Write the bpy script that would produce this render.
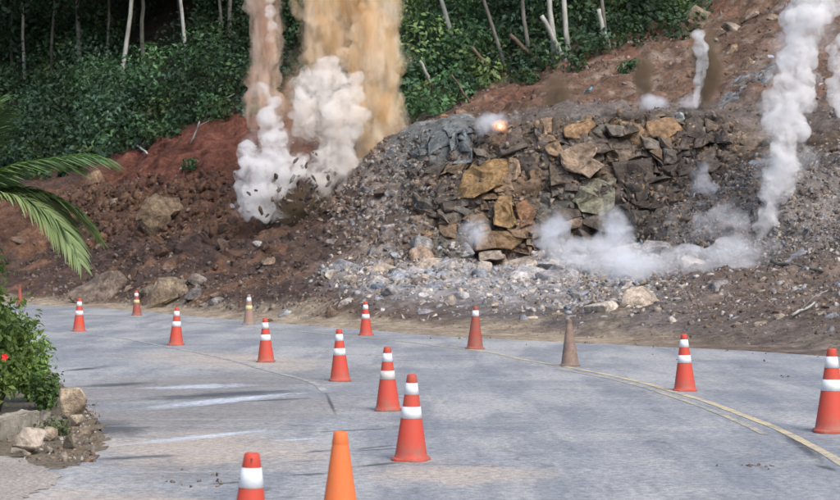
import bpy, bmesh, math, random
import numpy as np
from mathutils import Vector, Matrix

random.seed(7)
RNG = np.random.default_rng(7)
SC = bpy.context.scene
for _o in list(bpy.data.objects):
    bpy.data.objects.remove(_o)
COL = SC.collection

# ------------------------------------------------------------------ camera
EYE, FPX = 1.84, 1800.0            # eye height, focal length in photo pixels (840 wide)
cd = bpy.data.cameras.new('camera')
cd.sensor_width = 36.0
cd.lens = 36.0 * FPX / 840.0
cd.clip_start, cd.clip_end = 0.5, 3000.0
cd.dof.use_dof = True
cd.dof.focus_distance = 24.0
cd.dof.aperture_fstop = 4.5
cam = bpy.data.objects.new('camera', cd)
cam.location = (0, 0, EYE)
cam.rotation_euler = (math.radians(90), 0, 0)
COL.objects.link(cam)
SC.camera = cam

# ------------------------------------------------------------------ light
SUN_EL, SUN_AZ = math.radians(48), math.radians(150)     # azimuth clockwise from +Y
world = bpy.data.worlds.new('World')
SC.world = world
world.use_nodes = True
wn = world.node_tree
wn.nodes.clear()
sky = wn.nodes.new('ShaderNodeTexSky')
sky.sky_type = 'NISHITA'
sky.sun_disc = False
sky.sun_elevation = SUN_EL
sky.sun_rotation = SUN_AZ
sky.air_density = 1.0
sky.dust_density = 3.0
sky.ozone_density = 1.0
bg = wn.nodes.new('ShaderNodeBackground')
bg.inputs['Strength'].default_value = 0.13
wo = wn.nodes.new('ShaderNodeOutputWorld')
wn.links.new(sky.outputs[0], bg.inputs[0])
wn.links.new(bg.outputs[0], wo.inputs[0])

sd = bpy.data.lights.new('sun', 'SUN')
sd.energy = 1.5
sd.angle = math.radians(28)
sd.color = (1.0, 0.95, 0.88)
sun = bpy.data.objects.new('sun', sd)
sdir = Vector((math.sin(SUN_AZ) * math.cos(SUN_EL), math.cos(SUN_AZ) * math.cos(SUN_EL), math.sin(SUN_EL)))
sun.rotation_euler = sdir.to_track_quat('Z', 'Y').to_euler()
sun.location = (0, 0, 60)
COL.objects.link(sun)

SC.view_settings.view_transform = 'Standard'
SC.view_settings.look = 'None'
SC.view_settings.gamma = 1.0
SC.view_settings.exposure = 0.85
SC.cycles.volume_bounces = 10
SC.cycles.max_bounces = 12
SC.cycles.diffuse_bounces = 3
SC.cycles.transparent_max_bounces = 16
SC.cycles.volume_step_rate = 1.5
SC.cycles.volume_max_steps = 256

# ------------------------------------------------------------------ helpers
def P(x, y, d):
    """world point seen at photo pixel (x, y) at depth d"""
    return Vector(((x - 420.0) / FPX * d, d, EYE + (250.0 - y) / FPX * d))

def G(x, y, z=0.0):
    """world point on the level ground seen at photo pixel"""
    d = (EYE - z) * FPX / (y - 250.0)
    return Vector(((x - 420.0) / FPX * d, d, z))

def tag(o, label=None, cat=None, group=None, kind=None):
    if label: o['label'] = label
    if cat: o['category'] = cat
    if group: o['group'] = group
    if kind: o['kind'] = kind
    return o

def link(name, me, mat=None, parent=None, loc=None):
    o = bpy.data.objects.new(name, me)
    if mat is not None and len(me.materials) == 0:
        me.materials.append(mat)
    COL.objects.link(o)
    if parent is not None:
        o.parent = parent
    if loc is not None:
        o.location = loc
    return o

def empty(name, loc=(0, 0, 0), rz=0.0):
    o = bpy.data.objects.new(name, None)
    o.location = loc
    o.rotation_euler = (0, 0, rz)
    o.empty_display_size = 0.2
    COL.objects.link(o)
    return o

def pydata(name, verts, faces, smooth=False):
    me = bpy.data.meshes.new(name)
    me.from_pydata([tuple(v) for v in verts], [], [tuple(f) for f in faces])
    me.update()
    if smooth:
        me.polygons.foreach_set('use_smooth', [True] * len(me.polygons))
    return me

def np_mesh(name, V, F, col=None, smooth=False):
    """V (n,3), F (m,k) arrays; col (n,3) per-vertex colour"""
    V = np.asarray(V, dtype=np.float32); F = np.asarray(F, dtype=np.int32)
    me = bpy.data.meshes.new(name)
    k = F.shape[1]
    me.vertices.add(len(V)); me.vertices.foreach_set('co', V.ravel())
    me.loops.add(F.size); me.loops.foreach_set('vertex_index', F.ravel())
    me.polygons.add(len(F))
    me.polygons.foreach_set('loop_start', np.arange(0, F.size, k, dtype=np.int32))
    me.polygons.foreach_set('loop_total', np.full(len(F), k, dtype=np.int32))
    if smooth:
        me.polygons.foreach_set('use_smooth', np.ones(len(F), dtype=bool))
    me.update(calc_edges=True)
    me.validate()
    if col is not None:
        a = me.attributes.new('tint', 'FLOAT_COLOR', 'POINT')
        c4 = np.ones((len(V), 4), dtype=np.float32); c4[:, :3] = col
        a.data.foreach_set('color', c4.ravel())
    return me

# ---- vectorised noise
def _h(ix, iy, iz, s):
    n = (ix * 374761393 + iy * 668265263 + iz * 2147483647 + s * 1274126177) & 0xFFFFFFFF
    n = ((n ^ (n >> 13)) * 1274126177) & 0xFFFFFFFF
    n = ((n ^ (n >> 16)) * 2246822519) & 0xFFFFFFFF
    return ((n ^ (n >> 15)) & 0xFFFFFF) / float(0xFFFFFF)

def vnoise(p, scale=1.0, seed=0):
    q = np.asarray(p, dtype=np.float64) * scale
    i = np.floor(q).astype(np.int64); f = q - i
    f = f * f * f * (f * (f * 6 - 15) + 10)
    r = 0
    for dx in (0, 1):
        for dy in (0, 1):
            for dz in (0, 1):
                w = (f[:, 0] if dx else 1 - f[:, 0]) * (f[:, 1] if dy else 1 - f[:, 1]) * (f[:, 2] if dz else 1 - f[:, 2])
                r = r + w * _h(i[:, 0] + dx, i[:, 1] + dy, i[:, 2] + dz, seed)
    return r * 2 - 1

def fbm(p, scale=1.0, seed=0, octs=4, gain=0.5, billow=False):
    t, a, s = 0, 1.0, 0
    for k in range(octs):
        n = vnoise(p, scale * 2 ** k, seed + 17 * k)
        t = t + a * (np.abs(n) * 2 - 0.6 if billow else n); s += a; a *= gain
    return t / s

def voronoi(p, scale=1.0, seed=0):
    """(F1, F2, cell random) of jittered cells"""
    q = np.asarray(p, dtype=np.float64) * scale
    i = np.floor(q).astype(np.int64)
    f1 = np.full(len(q), 9.0); f2 = np.full(len(q), 9.0); cr = np.zeros(len(q))
    for dx in (-1, 0, 1):
        for dy in (-1, 0, 1):
            for dz in (-1, 0, 1):
                c = i + np.array([dx, dy, dz])
                j = np.stack([_h(c[:, 0], c[:, 1], c[:, 2], seed + k) for k in range(3)], 1)
                d = np.linalg.norm(c + j - q, axis=1)
                near = d < f1
                f2 = np.where(near, f1, np.minimum(f2, d))
                cr = np.where(near, _h(c[:, 0], c[:, 1], c[:, 2], seed + 9), cr)
                f1 = np.where(near, d, f1)
    return f1, f2, cr

def smooth01(a, b, x):
    t = np.clip((x - a) / (b - a), 0, 1)
    return t * t * (3 - 2 * t)

# ---- material helpers
def new_mat(name):
    m = bpy.data.materials.new(name)
    m.use_nodes = True
    nt = m.node_tree
    nt.nodes.clear()
    out = nt.nodes.new('ShaderNodeOutputMaterial')
    return m, nt, out

def N(nt, t, **kw):
    n = nt.nodes.new('ShaderNode' + t)
    for k, v in kw.items():
        if k in n.inputs: n.inputs[k].default_value = v
        else: setattr(n, k, v)
    return n

def math_(nt, op, a, b=None, c=None, clamp=False):
    n = nt.nodes.new('ShaderNodeMath'); n.operation = op; n.use_clamp = clamp
    for i, v in enumerate((a, b, c)):
        if v is None: continue
        if isinstance(v, (int, float)): n.inputs[i].default_value = v
        else: nt.links.new(v, n.inputs[i])
    return n.outputs[0]

def mixc(nt, f, a, b, mode='MIX'):
    n = nt.nodes.new('ShaderNodeMix'); n.data_type = 'RGBA'; n.blend_type = mode
    for i, v in ((0, f), (6, a), (7, b)):
        if isinstance(v, (int, float)): n.inputs[i].default_value = v
        elif isinstance(v, tuple): n.inputs[i].default_value = (*v, 1.0) if len(v) == 3 else v
        else: nt.links.new(v, n.inputs[i])
    return n.outputs[2]

def ramp(nt, f, a, b, lo=0.0, hi=1.0):
    n = nt.nodes.new('ShaderNodeMapRange'); n.interpolation_type = 'SMOOTHSTEP'
    nt.links.new(f, n.inputs[0])
    for i, v in ((1, a), (2, b), (3, lo), (4, hi)): n.inputs[i].default_value = v
    return n.outputs[0]

def coords(nt, scale=(1, 1, 1), rot=0.0, loc=(0, 0, 0), world=False):
    if world:
        g = nt.nodes.new('ShaderNodeNewGeometry').outputs['Position']
    else:
        g = nt.nodes.new('ShaderNodeTexCoord').outputs['Object']
    mp = nt.nodes.new('ShaderNodeMapping')
    mp.vector_type = 'TEXTURE'
    mp.inputs['Location'].default_value = loc
    mp.inputs['Rotation'].default_value = (0, 0, rot)
    mp.inputs['Scale'].default_value = scale
    nt.links.new(g, mp.inputs[0])
    return mp.outputs[0]

def noise(nt, vec, scale, detail=4.0, rough=0.55, dist=0.0):
    n = nt.nodes.new('ShaderNodeTexNoise')
    n.inputs['Scale'].default_value = scale
    n.inputs['Detail'].default_value = detail
    n.inputs['Roughness'].default_value = rough
    n.inputs['Distortion'].default_value = dist
    if vec is not None: nt.links.new(vec, n.inputs['Vector'])
    return n.outputs['Fac']

def bump(nt, h, strength, dist):
    b = nt.nodes.new('ShaderNodeBump')
    b.inputs['Strength'].default_value = strength
    b.inputs['Distance'].default_value = dist
    nt.links.new(h, b.inputs['Height'])
    return b.outputs[0]

def principled(nt, out, color, rough=0.9, normal=None, spec=0.3, **kw):
    b = nt.nodes.new('ShaderNodeBsdfPrincipled')
    for k, v in (('Base Color', color), ('Roughness', rough), ('Specular IOR Level', spec)):
        if isinstance(v, (int, float)): b.inputs[k].default_value = v
        elif isinstance(v, tuple): b.inputs[k].default_value = (*v, 1.0)
        else: nt.links.new(v, b.inputs[k])
    for k, v in kw.items(): b.inputs[k].default_value = v
    if normal is not None: nt.links.new(normal, b.inputs['Normal'])
    nt.links.new(b.outputs[0], out.inputs['Surface'])
    return b

def mat_dirt(name, c1, c2, s=1.5, bscale=14.0, bd=0.05):
    m, nt, out = new_mat(name)
    v = coords(nt, world=True)
    f = ramp(nt, noise(nt, v, s, 6, 0.65), 0.3, 0.7)
    c = mixc(nt, f, c1, c2)
    sp = ramp(nt, noise(nt, v, bscale, 4, 0.7), 0.35, 0.75, 0.55, 1.35)
    c = mixc(nt, 1.0, c, sp, 'MULTIPLY')
    principled(nt, out, c, 0.95, bump(nt, noise(nt, v, bscale, 5, 0.65), 0.7, bd), 0.15)
    return m

def mat_tinted(name, source='attr', s=3.0, rough=0.92, bd=0.03, var=(0.6, 1.35), fine=11.0):
    """colour from the vertex colour 'tint' or the object colour, broken up by grain"""
    m, nt, out = new_mat(name)
    if source == 'attr':
        a = nt.nodes.new('ShaderNodeAttribute'); a.attribute_name = 'tint'
        c = a.outputs['Color']
        v = coords(nt, world=True)
    else:
        a = nt.nodes.new('ShaderNodeObjectInfo')
        c = a.outputs['Color']
        v = coords(nt, world=True)
    k1 = ramp(nt, noise(nt, v, s, 6, 0.7), 0.3, 0.7, var[0], var[1])
    k2 = ramp(nt, noise(nt, v, fine, 4, 0.7), 0.3, 0.72, 0.65, 1.3)
    c = mixc(nt, 1.0, c, k1, 'MULTIPLY')
    c = mixc(nt, 1.0, c, k2, 'MULTIPLY')
    principled(nt, out, c, rough, bump(nt, noise(nt, v, fine, 6, 0.7), 0.8, bd), 0.2)
    return m

def mat_leaf(name, scale=1.0):
    m, nt, out = new_mat(name)
    a = nt.nodes.new('ShaderNodeAttribute'); a.attribute_name = 'tint'
    d = nt.nodes.new('ShaderNodeBsdfPrincipled')
    d.inputs['Roughness'].default_value = 0.55
    d.inputs['Specular IOR Level'].default_value = 0.25
    t = nt.nodes.new('ShaderNodeBsdfTranslucent')
    nt.links.new(a.outputs['Color'], d.inputs['Base Color'])
    c = mixc(nt, 1.0, a.outputs['Color'], (1.0, 1.15, 0.6), 'MULTIPLY')
    nt.links.new(c, t.inputs['Color'])
    mx = nt.nodes.new('ShaderNodeMixShader'); mx.inputs[0].default_value = 0.3
    nt.links.new(d.outputs[0], mx.inputs[1]); nt.links.new(t.outputs[0], mx.inputs[2])
    nt.links.new(mx.outputs[0], out.inputs['Surface'])
    return m

def mat_bark(name, c1, c2):
    m, nt, out = new_mat(name)
    v = coords(nt, scale=(1, 1, 3.0), world=True)
    f = ramp(nt, noise(nt, v, 5.0, 5, 0.65), 0.35, 0.65)
    c = mixc(nt, f, c1, c2)
    principled(nt, out, c, 0.9, bump(nt, noise(nt, v, 22.0, 4), 0.6, 0.02), 0.15)
    return m

M_ROCKOBJ = mat_tinted('loose_rock', 'obj', var=(0.5, 1.4), bd=0.06)
M_ROCKATT = mat_tinted('rubble_rock', 'attr')
M_TERRAIN = mat_tinted('slope_earth', 'attr', s=1.3, bd=0.07, var=(0.62, 1.3), fine=7.0)
M_LEAF = mat_leaf('leaf')
M_PALE_BARK = mat_bark('pale_bark', (0.40, 0.40, 0.37), (0.22, 0.22, 0.20))
M_GREY_BARK = mat_bark('grey_bark', (0.17, 0.165, 0.145), (0.09, 0.085, 0.075))
M_BROWN_WOOD = mat_bark('brown_wood', (0.16, 0.12, 0.09), (0.08, 0.06, 0.045))

# ------------------------------------------------------------------ ground and road
def sheet(name, pts, z, mat, kind='structure'):
    bm = bmesh.new()
    vs = [bm.verts.new((p[0], p[1], z)) for p in pts]
    f = bm.faces.new(vs)
    bmesh.ops.triangulate(bm, faces=[f])
    bmesh.ops.recalc_face_normals(bm, faces=bm.faces[:])
    if sum(f.normal.z for f in bm.faces) < 0:
        bmesh.ops.reverse_faces(bm, faces=bm.faces[:])
    me = bpy.data.meshes.new(name); bm.to_mesh(me); bm.free()
    return tag(link(name, me, mat), kind=kind)

def spline(pts, n=12):
    out = []
    pts = [Vector(p) for p in pts]
    for i in range(len(pts) - 1):
        p0 = pts[max(i - 1, 0)]; p1 = pts[i]; p2 = pts[i + 1]; p3 = pts[min(i + 2, len(pts) - 1)]
        for k in range(n):
            t = k / n
            out.append(0.5 * ((2 * p1) + (p2 - p0) * t + (2 * p0 - 5 * p1 + 4 * p2 - p3) * t * t + (3 * p1 - p0 - 3 * p2 + p3) * t ** 3))
    out.append(pts[-1])
    return out

# far edge of the asphalt (photo px on level ground)
EDGE_X = [-320, -200, -60, 30, 100, 200, 300, 366, 440, 536, 640, 740, 840, 960, 1080, 1200]
EDGE_Y = [296.0, 298.5, 302, 305, 308, 317, 325, 330, 336, 341, 346, 350.5, 357, 362, 366, 369]

def ellipse(nt, v_geo, p0, p1, halfwidth, wob=0.9, nsc=3.0):
    """0..1 mask of a ragged streak on the ground from photo px p0 to p1"""
    a, b = G(*p0), G(*p1)
    c = (a + b) / 2; L = (b - a).length / 2; ang = math.atan2((b - a).y, (b - a).x)
    mp = nt.nodes.new('ShaderNodeMapping'); mp.vector_type = 'TEXTURE'
    mp.inputs['Location'].default_value = (c.x, c.y, 0)
    mp.inputs['Rotation'].default_value = (0, 0, ang)
    mp.inputs['Scale'].default_value = (L, halfwidth, 1000)
    nt.links.new(v_geo, mp.inputs[0])
    ln = nt.nodes.new('ShaderNodeVectorMath'); ln.operation = 'LENGTH'
    nt.links.new(mp.outputs[0], ln.inputs[0])
    m2 = nt.nodes.new('ShaderNodeMapping'); m2.vector_type = 'TEXTURE'
    m2.inputs['Rotation'].default_value = (0, 0, ang)
    m2.inputs['Scale'].default_value = (1.0, max(min(halfwidth / L * 2.2, 1.0), 0.12), 1)
    nt.links.new(v_geo, m2.inputs[0])
    nz = noise(nt, m2.outputs[0], nsc * 0.8, 6, 0.72)
    r = math_(nt, 'ADD', ln.outputs['Value'], math_(nt, 'MULTIPLY', math_(nt, 'SUBTRACT', nz, 0.5), wob * 4))
    return ramp(nt, r, 0.25, 1.15, 1.0, 0.0)

def road_material():
    m, nt, out = new_mat('worn_asphalt')
    geo = nt.nodes.new('ShaderNodeNewGeometry').outputs['Position']
    big = noise(nt, geo, 0.22, 4, 0.6, 0.4)
    mid = noise(nt, geo, 1.1, 5, 0.62, 0.3)
    # wheel-polished long patches running with the traffic
    mp = nt.nodes.new('ShaderNodeMapping'); mp.inputs['Scale'].default_value = (0.9, 0.16, 1); mp.inputs['Rotation'].default_value = (0, 0, 0.42)
    nt.links.new(geo, mp.inputs[0])
    lanes = noise(nt, mp.outputs[0], 1.3, 5, 0.6, 0.3)
    c = mixc(nt, ramp(nt, big, 0.36, 0.62), (0.235, 0.248, 0.262), (0.335, 0.335, 0.332))
    c = mixc(nt, ramp(nt, lanes, 0.40, 0.62, 0.0, 0.8), c, (0.165, 0.182, 0.205))
    c = mixc(nt, ramp(nt, mid, 0.5, 0.74, 0.0, 0.65), c, (0.34, 0.325, 0.30))
    # dusty beige ground of the old lay-by inside the cone line and near the camera
    dust = None
    for p0, p1, w in [((345, 470), (560, 478), 0.75), ((120, 430), (300, 470), 1.3), ((150, 350), (330, 372), 1.6), ((0, 480), (330, 560), 0.9), ((420, 520), (640, 540), 0.5)]:
        e = ellipse(nt, geo, p0, p1, w, 0.5, 2.2)
        dust = e if dust is None else math_(nt, 'MAXIMUM', dust, e)
    lay = None
    for p0, p1, w in [((90, 410), (330, 420), 3.6), ((60, 380), (300, 392), 4.5), ((90, 455), (300, 455), 2.2)]:
        e = ellipse(nt, geo, p0, p1, w, 0.5, 1.6)
        lay = e if lay is None else math_(nt, 'MAXIMUM', lay, e)
    c = mixc(nt, math_(nt, 'MULTIPLY', lay, 0.8), c, (0.205, 0.19, 0.176))
    c = mixc(nt, math_(nt, 'MULTIPLY', dust, 0.85), c, (0.40, 0.345, 0.29))
    # dirt washed over the far edge
    # dark skid and wet-tar streaks
    dark = None
    for p0, p1, w in [((287, 476), (334, 473), 0.085), ((350, 468), (402, 462), 0.08), ((298, 453), (336, 450), 0.07), ((352, 450), (396, 445), 0.06), ((285, 462), (330, 460), 0.03),
                      ((300, 433), (400, 428), 0.06), ((325, 391), (337, 418), 0.03), ((70, 388), (160, 382), 0.3), ((110, 402), (310, 389), 0.45), ((90, 460), (180, 455), 0.16),
                      ((195, 486), (262, 480), 0.05), ((340, 452), (420, 447), 0.05), ((60, 372), (110, 366), 0.2), ((230, 402), (320, 398), 0.12), ((775, 425), (830, 468), 0.10), ((815, 464), (838, 472), 0.06), ((90, 418), (130, 440), 0.45)]:
        e = ellipse(nt, geo, p0, p1, w, 0.38, 4.0)
        dark = e if dark is None else math_(nt, 'MAXIMUM', dark, e)
    c = mixc(nt, math_(nt, 'MULTIPLY', dark, 0.9), c, (0.06, 0.064, 0.07))
    # pale residue streaks with their bluish wet shine painted into the colour
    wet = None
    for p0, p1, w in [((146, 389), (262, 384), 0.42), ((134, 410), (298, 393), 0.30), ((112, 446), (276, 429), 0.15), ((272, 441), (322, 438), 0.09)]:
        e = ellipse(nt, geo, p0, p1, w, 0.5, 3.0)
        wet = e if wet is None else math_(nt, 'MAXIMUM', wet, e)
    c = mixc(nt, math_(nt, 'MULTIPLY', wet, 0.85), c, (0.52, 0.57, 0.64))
    # broad cross streaks left by the dragged blast mats and tyres
    ms = nt.nodes.new('ShaderNodeMapping'); ms.inputs['Scale'].default_value = (0.35, 2.2, 1); ms.inputs['Rotation'].default_value = (0, 0, -0.12)
    nt.links.new(geo, ms.inputs[0])
    st = noise(nt, ms.outputs[0], 1.0, 6, 0.7, 0.2)
    c = mixc(nt, ramp(nt, st, 0.50, 0.72, 0.0, 0.45), c, (0.36, 0.37, 0.38))
    c = mixc(nt, ramp(nt, st, 0.46, 0.28, 0.0, 0.4), c, (0.15, 0.155, 0.165))
    # small brown clods and stains
    spot = ramp(nt, noise(nt, geo, 2.6, 3, 0.8), 0.70, 0.76, 0.0, 0.7)
    c = mixc(nt, spot, c, (0.10, 0.075, 0.06))
    # old cracks
    vo = nt.nodes.new('ShaderNodeTexVoronoi'); vo.feature = 'DISTANCE_TO_EDGE'; vo.inputs['Scale'].default_value = 0.55
    wob = nt.nodes.new('ShaderNodeTexNoise'); wob.inputs['Scale'].default_value = 1.6; wob.inputs['Detail'].default_value = 5
    nt.links.new(geo, wob.inputs['Vector'])
    va = nt.nodes.new('ShaderNodeVectorMath'); va.operation = 'MULTIPLY_ADD'; va.inputs[1].default_value = (0.9, 0.9, 0.9)
    nt.links.new(wob.outputs['Color'], va.inputs[0]); nt.links.new(geo, va.inputs[2]); nt.links.new(va.outputs[0], vo.inputs['Vector'])
    ck = math_(nt, 'MULTIPLY', ramp(nt, vo.outputs['Distance'], 0.004, 0.022, 1.0, 0.0), ramp(nt, noise(nt, geo, 0.5, 3, 0.6), 0.50, 0.66, 0.0, 0.5))
    c = mixc(nt, ck, c, (0.09, 0.085, 0.08))
    fine = noise(nt, geo, 60.0, 3, 0.75)
    fine2 = noise(nt, geo, 14.0, 4, 0.7)
    c = mixc(nt, 1.0, c, ramp(nt, fine, 0.3, 0.7, 0.72, 1.28), 'MULTIPLY')
    c = mixc(nt, 1.0, c, ramp(nt, fine2, 0.34, 0.66, 0.74, 1.26), 'MULTIPLY')
    rg = math_(nt, 'SUBTRACT', ramp(nt, mid, 0.3, 0.7, 0.62, 0.8), math_(nt, 'MULTIPLY', wet, 0.3))
    h = math_(nt, 'ADD', math_(nt, 'MULTIPLY', fine, 0.4), fine2)
    principled(nt, out, c, rg, bump(nt, h, 0.35, 0.012), 0.35)
    return m

M_DIRT = mat_dirt('bare_soil', (0.10, 0.075, 0.055), (0.15, 0.115, 0.085))
M_SAND = mat_dirt('sandy_verge', (0.34, 0.285, 0.215), (0.22, 0.18, 0.135), s=1.2, bscale=9, bd=0.03)
M_VERGE = mat_dirt('dry_verge', (0.21, 0.175, 0.125), (0.14, 0.115, 0.085), s=2.5, bscale=22, bd=0.02)
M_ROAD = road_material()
M_CONCRETE = mat_dirt('pale_concrete', (0.40, 0.36, 0.32), (0.30, 0.27, 0.24), s=0.9, bscale=30, bd=0.006)

sheet('ground', [(-600, -300), (600, -300), (600, 900), (-600, 900)], -0.06, M_DIRT)
edge_pts = spline([G(x, y) for x, y in zip(EDGE_X, EDGE_Y)], 10)
road_poly = [(p.x, p.y) for p in edge_pts] + [(30, 24), (30, -20), (-7, -20), (-7, 10)]
inner = [G(-260, 330), G(-60, 332), G(8, 336), G(40, 366), G(70, 392), G(98, 424), G(100, 446), G(70, 466), G(0, 474)]
road_poly = [(p.x, p.y) for p in edge_pts] + [(30, 24), (30, -20), (-30, -20), (-30, 14)] + [(p.x, p.y) for p in spline(inner, 6)[::-1]]
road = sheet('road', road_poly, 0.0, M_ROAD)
soil = [(p.x + random.uniform(-.03, .1), p.y + random.uniform(-.12, .12)) for p in spline(inner, 14)] + [(-30, G(0, 474).y), (-30, G(-260, 330).y)]
sheet('roadside_soil', soil, 0.003, M_VERGE)
pav = spline([G(-40, 452, 0.004), G(10, 457, 0.004), G(40, 466, 0.004), G(58, 476, 0.004), G(46, 488, 0.004), G(24, 500, 0.004), G(10, 530, 0.004), G(-60, 560, 0.004)], 8)
sheet('pavement', [(p.x + random.uniform(-.05, .05), p.y + random.uniform(-.09, .09)) for p in pav] + [(-12, pav[-1].y), (-12, pav[0].y)], 0.006, M_CONCRETE)

def paint(name, c, wear):
    m, nt, out = new_mat(name)
    v = coords(nt, world=True)
    w = ramp(nt, noise(nt, v, 3.5, 6, 0.75), wear - 0.12, wear + 0.1)
    col = mixc(nt, w, c, (0.24, 0.247, 0.255))
    col = mixc(nt, 1.0, col, ramp(nt, noise(nt, v, 40, 3, 0.7), 0.3, 0.7, 0.8, 1.2), 'MULTIPLY')
    principled(nt, out, col, 0.75, None, 0.3)
    return m

def ribbon(name, px, width, z, mat, label):
    c = spline([G(x, y, z) for x, y in px], 10)
    V, F = [], []
    for i, p in enumerate(c):
        t = (c[min(i + 1, len(c) - 1)] - c[max(i - 1, 0)]).normalized()
        n = Vector((-t.y, t.x, 0)) * (width / 2 * random.uniform(0.85, 1.1))
        V += [p + n, p - n]
        if i: F.append((2 * i - 2, 2 * i - 1, 2 * i + 1, 2 * i))
    o = link(name, pydata(name, V, F), mat)
    for f in o.data.polygons:
        if f.normal.z < 0: f.flip()
    o['label'] = label
    o['kind'] = 'structure'
    return o

M_YEL = paint('worn_yellow_paint', (0.50, 0.42, 0.26), 0.55)
M_YEL2 = paint('faded_yellow_paint', (0.45, 0.385, 0.25), 0.50)
M_WHT = paint('faded_white_paint', (0.44, 0.42, 0.37), 0.46)
ribbon('centre_line', [(440, 346), (488, 352), (524, 359.5), (584, 370), (640, 382), (668, 390), (708, 402), (740, 414), (776, 428), (812, 446), (840, 462), (880, 490), (930, 540)], 0.11, 0.004, M_YEL, 'worn solid yellow centre line curving along the road')
ribbon('inner_centre_line', [(560, 369), (604, 377.5), (640, 386), (668, 395), (700, 406), (724, 415.5), (748, 426), (764, 434)], 0.085, 0.004, M_YEL2, 'broken faded yellow line beside the solid one')
ribbon('far_centre_line', [(60, 314), (137, 317.5), (249, 327), (366, 337.5), (440, 346)], 0.11, 0.004, M_YEL2, 'almost vanished stretch of the centre line')
ribbon('edge_line', [(60, 332), (120, 338), (168, 347), (204, 354), (240, 362.5), (264, 369.5), (298, 378), (316, 384), (326, 393)], 0.10, 0.004, M_WHT, 'faded pale edge line under the row of cones')

# ------------------------------------------------------------------ the hillside
# each column: photo x, then (photo y, depth) of: asphalt edge, toe of slope, foot of face, middle, brow, back of bench, forest edge, hill, crest
PROF = [
    (-320, [(296.0, 0), (292, 74), (262, 80), (232, 84), (206, 88), (198, 90), (188, 92), (100, 103), (-150, 128)]),
    (-60,  [(302.0, 0), (297, 66), (262, 72), (232, 76), (206, 80), (198, 82), (188, 84), (90, 96), (-150, 120)]),
    (40,   [(305.3, 0), (300, 62), (260, 68), (228, 72), (198, 76), (188, 77.5), (176, 80), (75, 92), (-150, 115)]),
    (100,  [(308.0, 0), (303, 59.5), (258, 65), (220, 69), (186, 73), (176, 74.5), (158, 77), (62, 90), (-150, 112)]),
    (200,  [(317.0, 0), (309, 52.5), (255, 59), (215, 63), (178, 67), (160, 69), (126, 73), (35, 86), (-150, 105)]),
    (300,  [(325.0, 0), (318, 46.3), (262, 53), (222, 58.5), (182, 64), (158, 67), (105, 74), (-10, 88), (-150, 103)]),
    (370,  [(330.3, 0), (320, 44), (268, 50), (215, 55.5), (165, 60), (148, 64.5), (128, 69), (0, 86), (-150, 101)]),
    (430,  [(335.2, 0), (325, 41.5), (266, 50), (196, 53.5), (130, 57), (124, 62), (110, 67), (-10, 84), (-150, 99)]),
    (500,  [(339.2, 0), (331, 39.8), (256, 51), (190, 52.4), (122, 54), (116, 62), (82, 67), (-30, 83), (-150, 97)]),
    (560,  [(342.2, 0), (334, 38.8), (252, 51), (185, 52.0), (116, 53.3), (110, 61), (52, 67.5), (-50, 82), (-150, 95)]),
    (620,  [(345.0, 0), (337, 37.6), (250, 50.5), (182, 51.8), (112, 53.5), (105, 60.5), (34, 69), (-60, 81), (-150, 93)]),
    (660,  [(346.9, 0), (339, 36.8), (254, 48.5), (205, 50.5), (110, 53.8), (104, 60.5), (18, 70), (-70, 81), (-150, 92)]),
    (710,  [(349.2, 0), (342, 35.6), (256, 46.5), (184, 49.6), (112, 54.0), (100, 59.5), (2, 71), (-80, 81), (-150, 91)]),
    (770,  [(352.4, 0), (345, 34.5), (252, 45.0), (155, 49.2), (128, 52.5), (96, 57.5), (-30, 72), (-95, 81), (-150, 89)]),
    (840,  [(357.0, 0), (351, 32.8), (248, 43.5), (148, 48.5), (132, 50.5), (92, 56), (-60, 73), (-110, 81), (-150, 88)]),
    (1000, [(363.3, 0), (358, 30.9), (250, 41.5), (150, 46.5), (124, 48.8), (84, 55), (-80, 73), (-120, 81), (-150, 87)]),
    (1200, [(369.0, 0), (364, 29.5), (250, 40), (150, 45), (120, 47.5), (80, 54), (-90, 72), (-125, 80), (-150, 86)]),
]
SEG = [8, 74, 54, 62, 20, 54, 44, 30]
NX = 540
px_cols = np.linspace(-320, 1200, NX)
cx = np.array([p[0] for p in PROF], dtype=float)
RY, RD = [], []
for r in range(9):
    ys = np.array([p[1][r][0] for p in PROF], float)
    if r == 0:
        yy = np.interp(px_cols, EDGE_X, EDGE_Y)
        dd = EYE * FPX / (yy - 250.0)
    else:
        ds = np.array([p[1][r][1] for p in PROF], float)
        yy = np.interp(px_cols, cx, ys); dd = np.interp(px_cols, cx, ds)
        k = np.ones(15) / 15
        yy = np.convolve(np.pad(yy, 7, 'edge'), k, 'valid'); dd = np.convolve(np.pad(dd, 7, 'edge'), k, 'valid')
    RY.append(yy); RD.append(dd)
RY, RD = np.array(RY), np.array(RD)
rowt = np.concatenate([np.linspace(r, r + 1, s, endpoint=False) for r, s in enumerate(SEG)] + [[8.0]])
NY = len(rowt)
ri = np.minimum(rowt.astype(int), 7); rf = rowt - ri
# world positions of the control rows, then straight interpolation in the world
CW = np.stack([(px_cols[None, :] - 420) / FPX * RD, RD, EYE + (250 - RY) / FPX * RD], -1)
CW[0, :, 2] = 0.0
base = CW[ri] * (1 - rf)[:, None, None] + CW[ri + 1] * rf[:, None, None]          # NY,NX,3
def smooth_rows(A, r0, r1, n):
    for _ in range(n):
        A[r0:r1] = (A[r0 - 1:r1 - 1] + 2 * A[r0:r1] + A[r0 + 1:r1 + 1]) / 4
smooth_rows(base, 10, NY - 1, 10)

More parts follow.
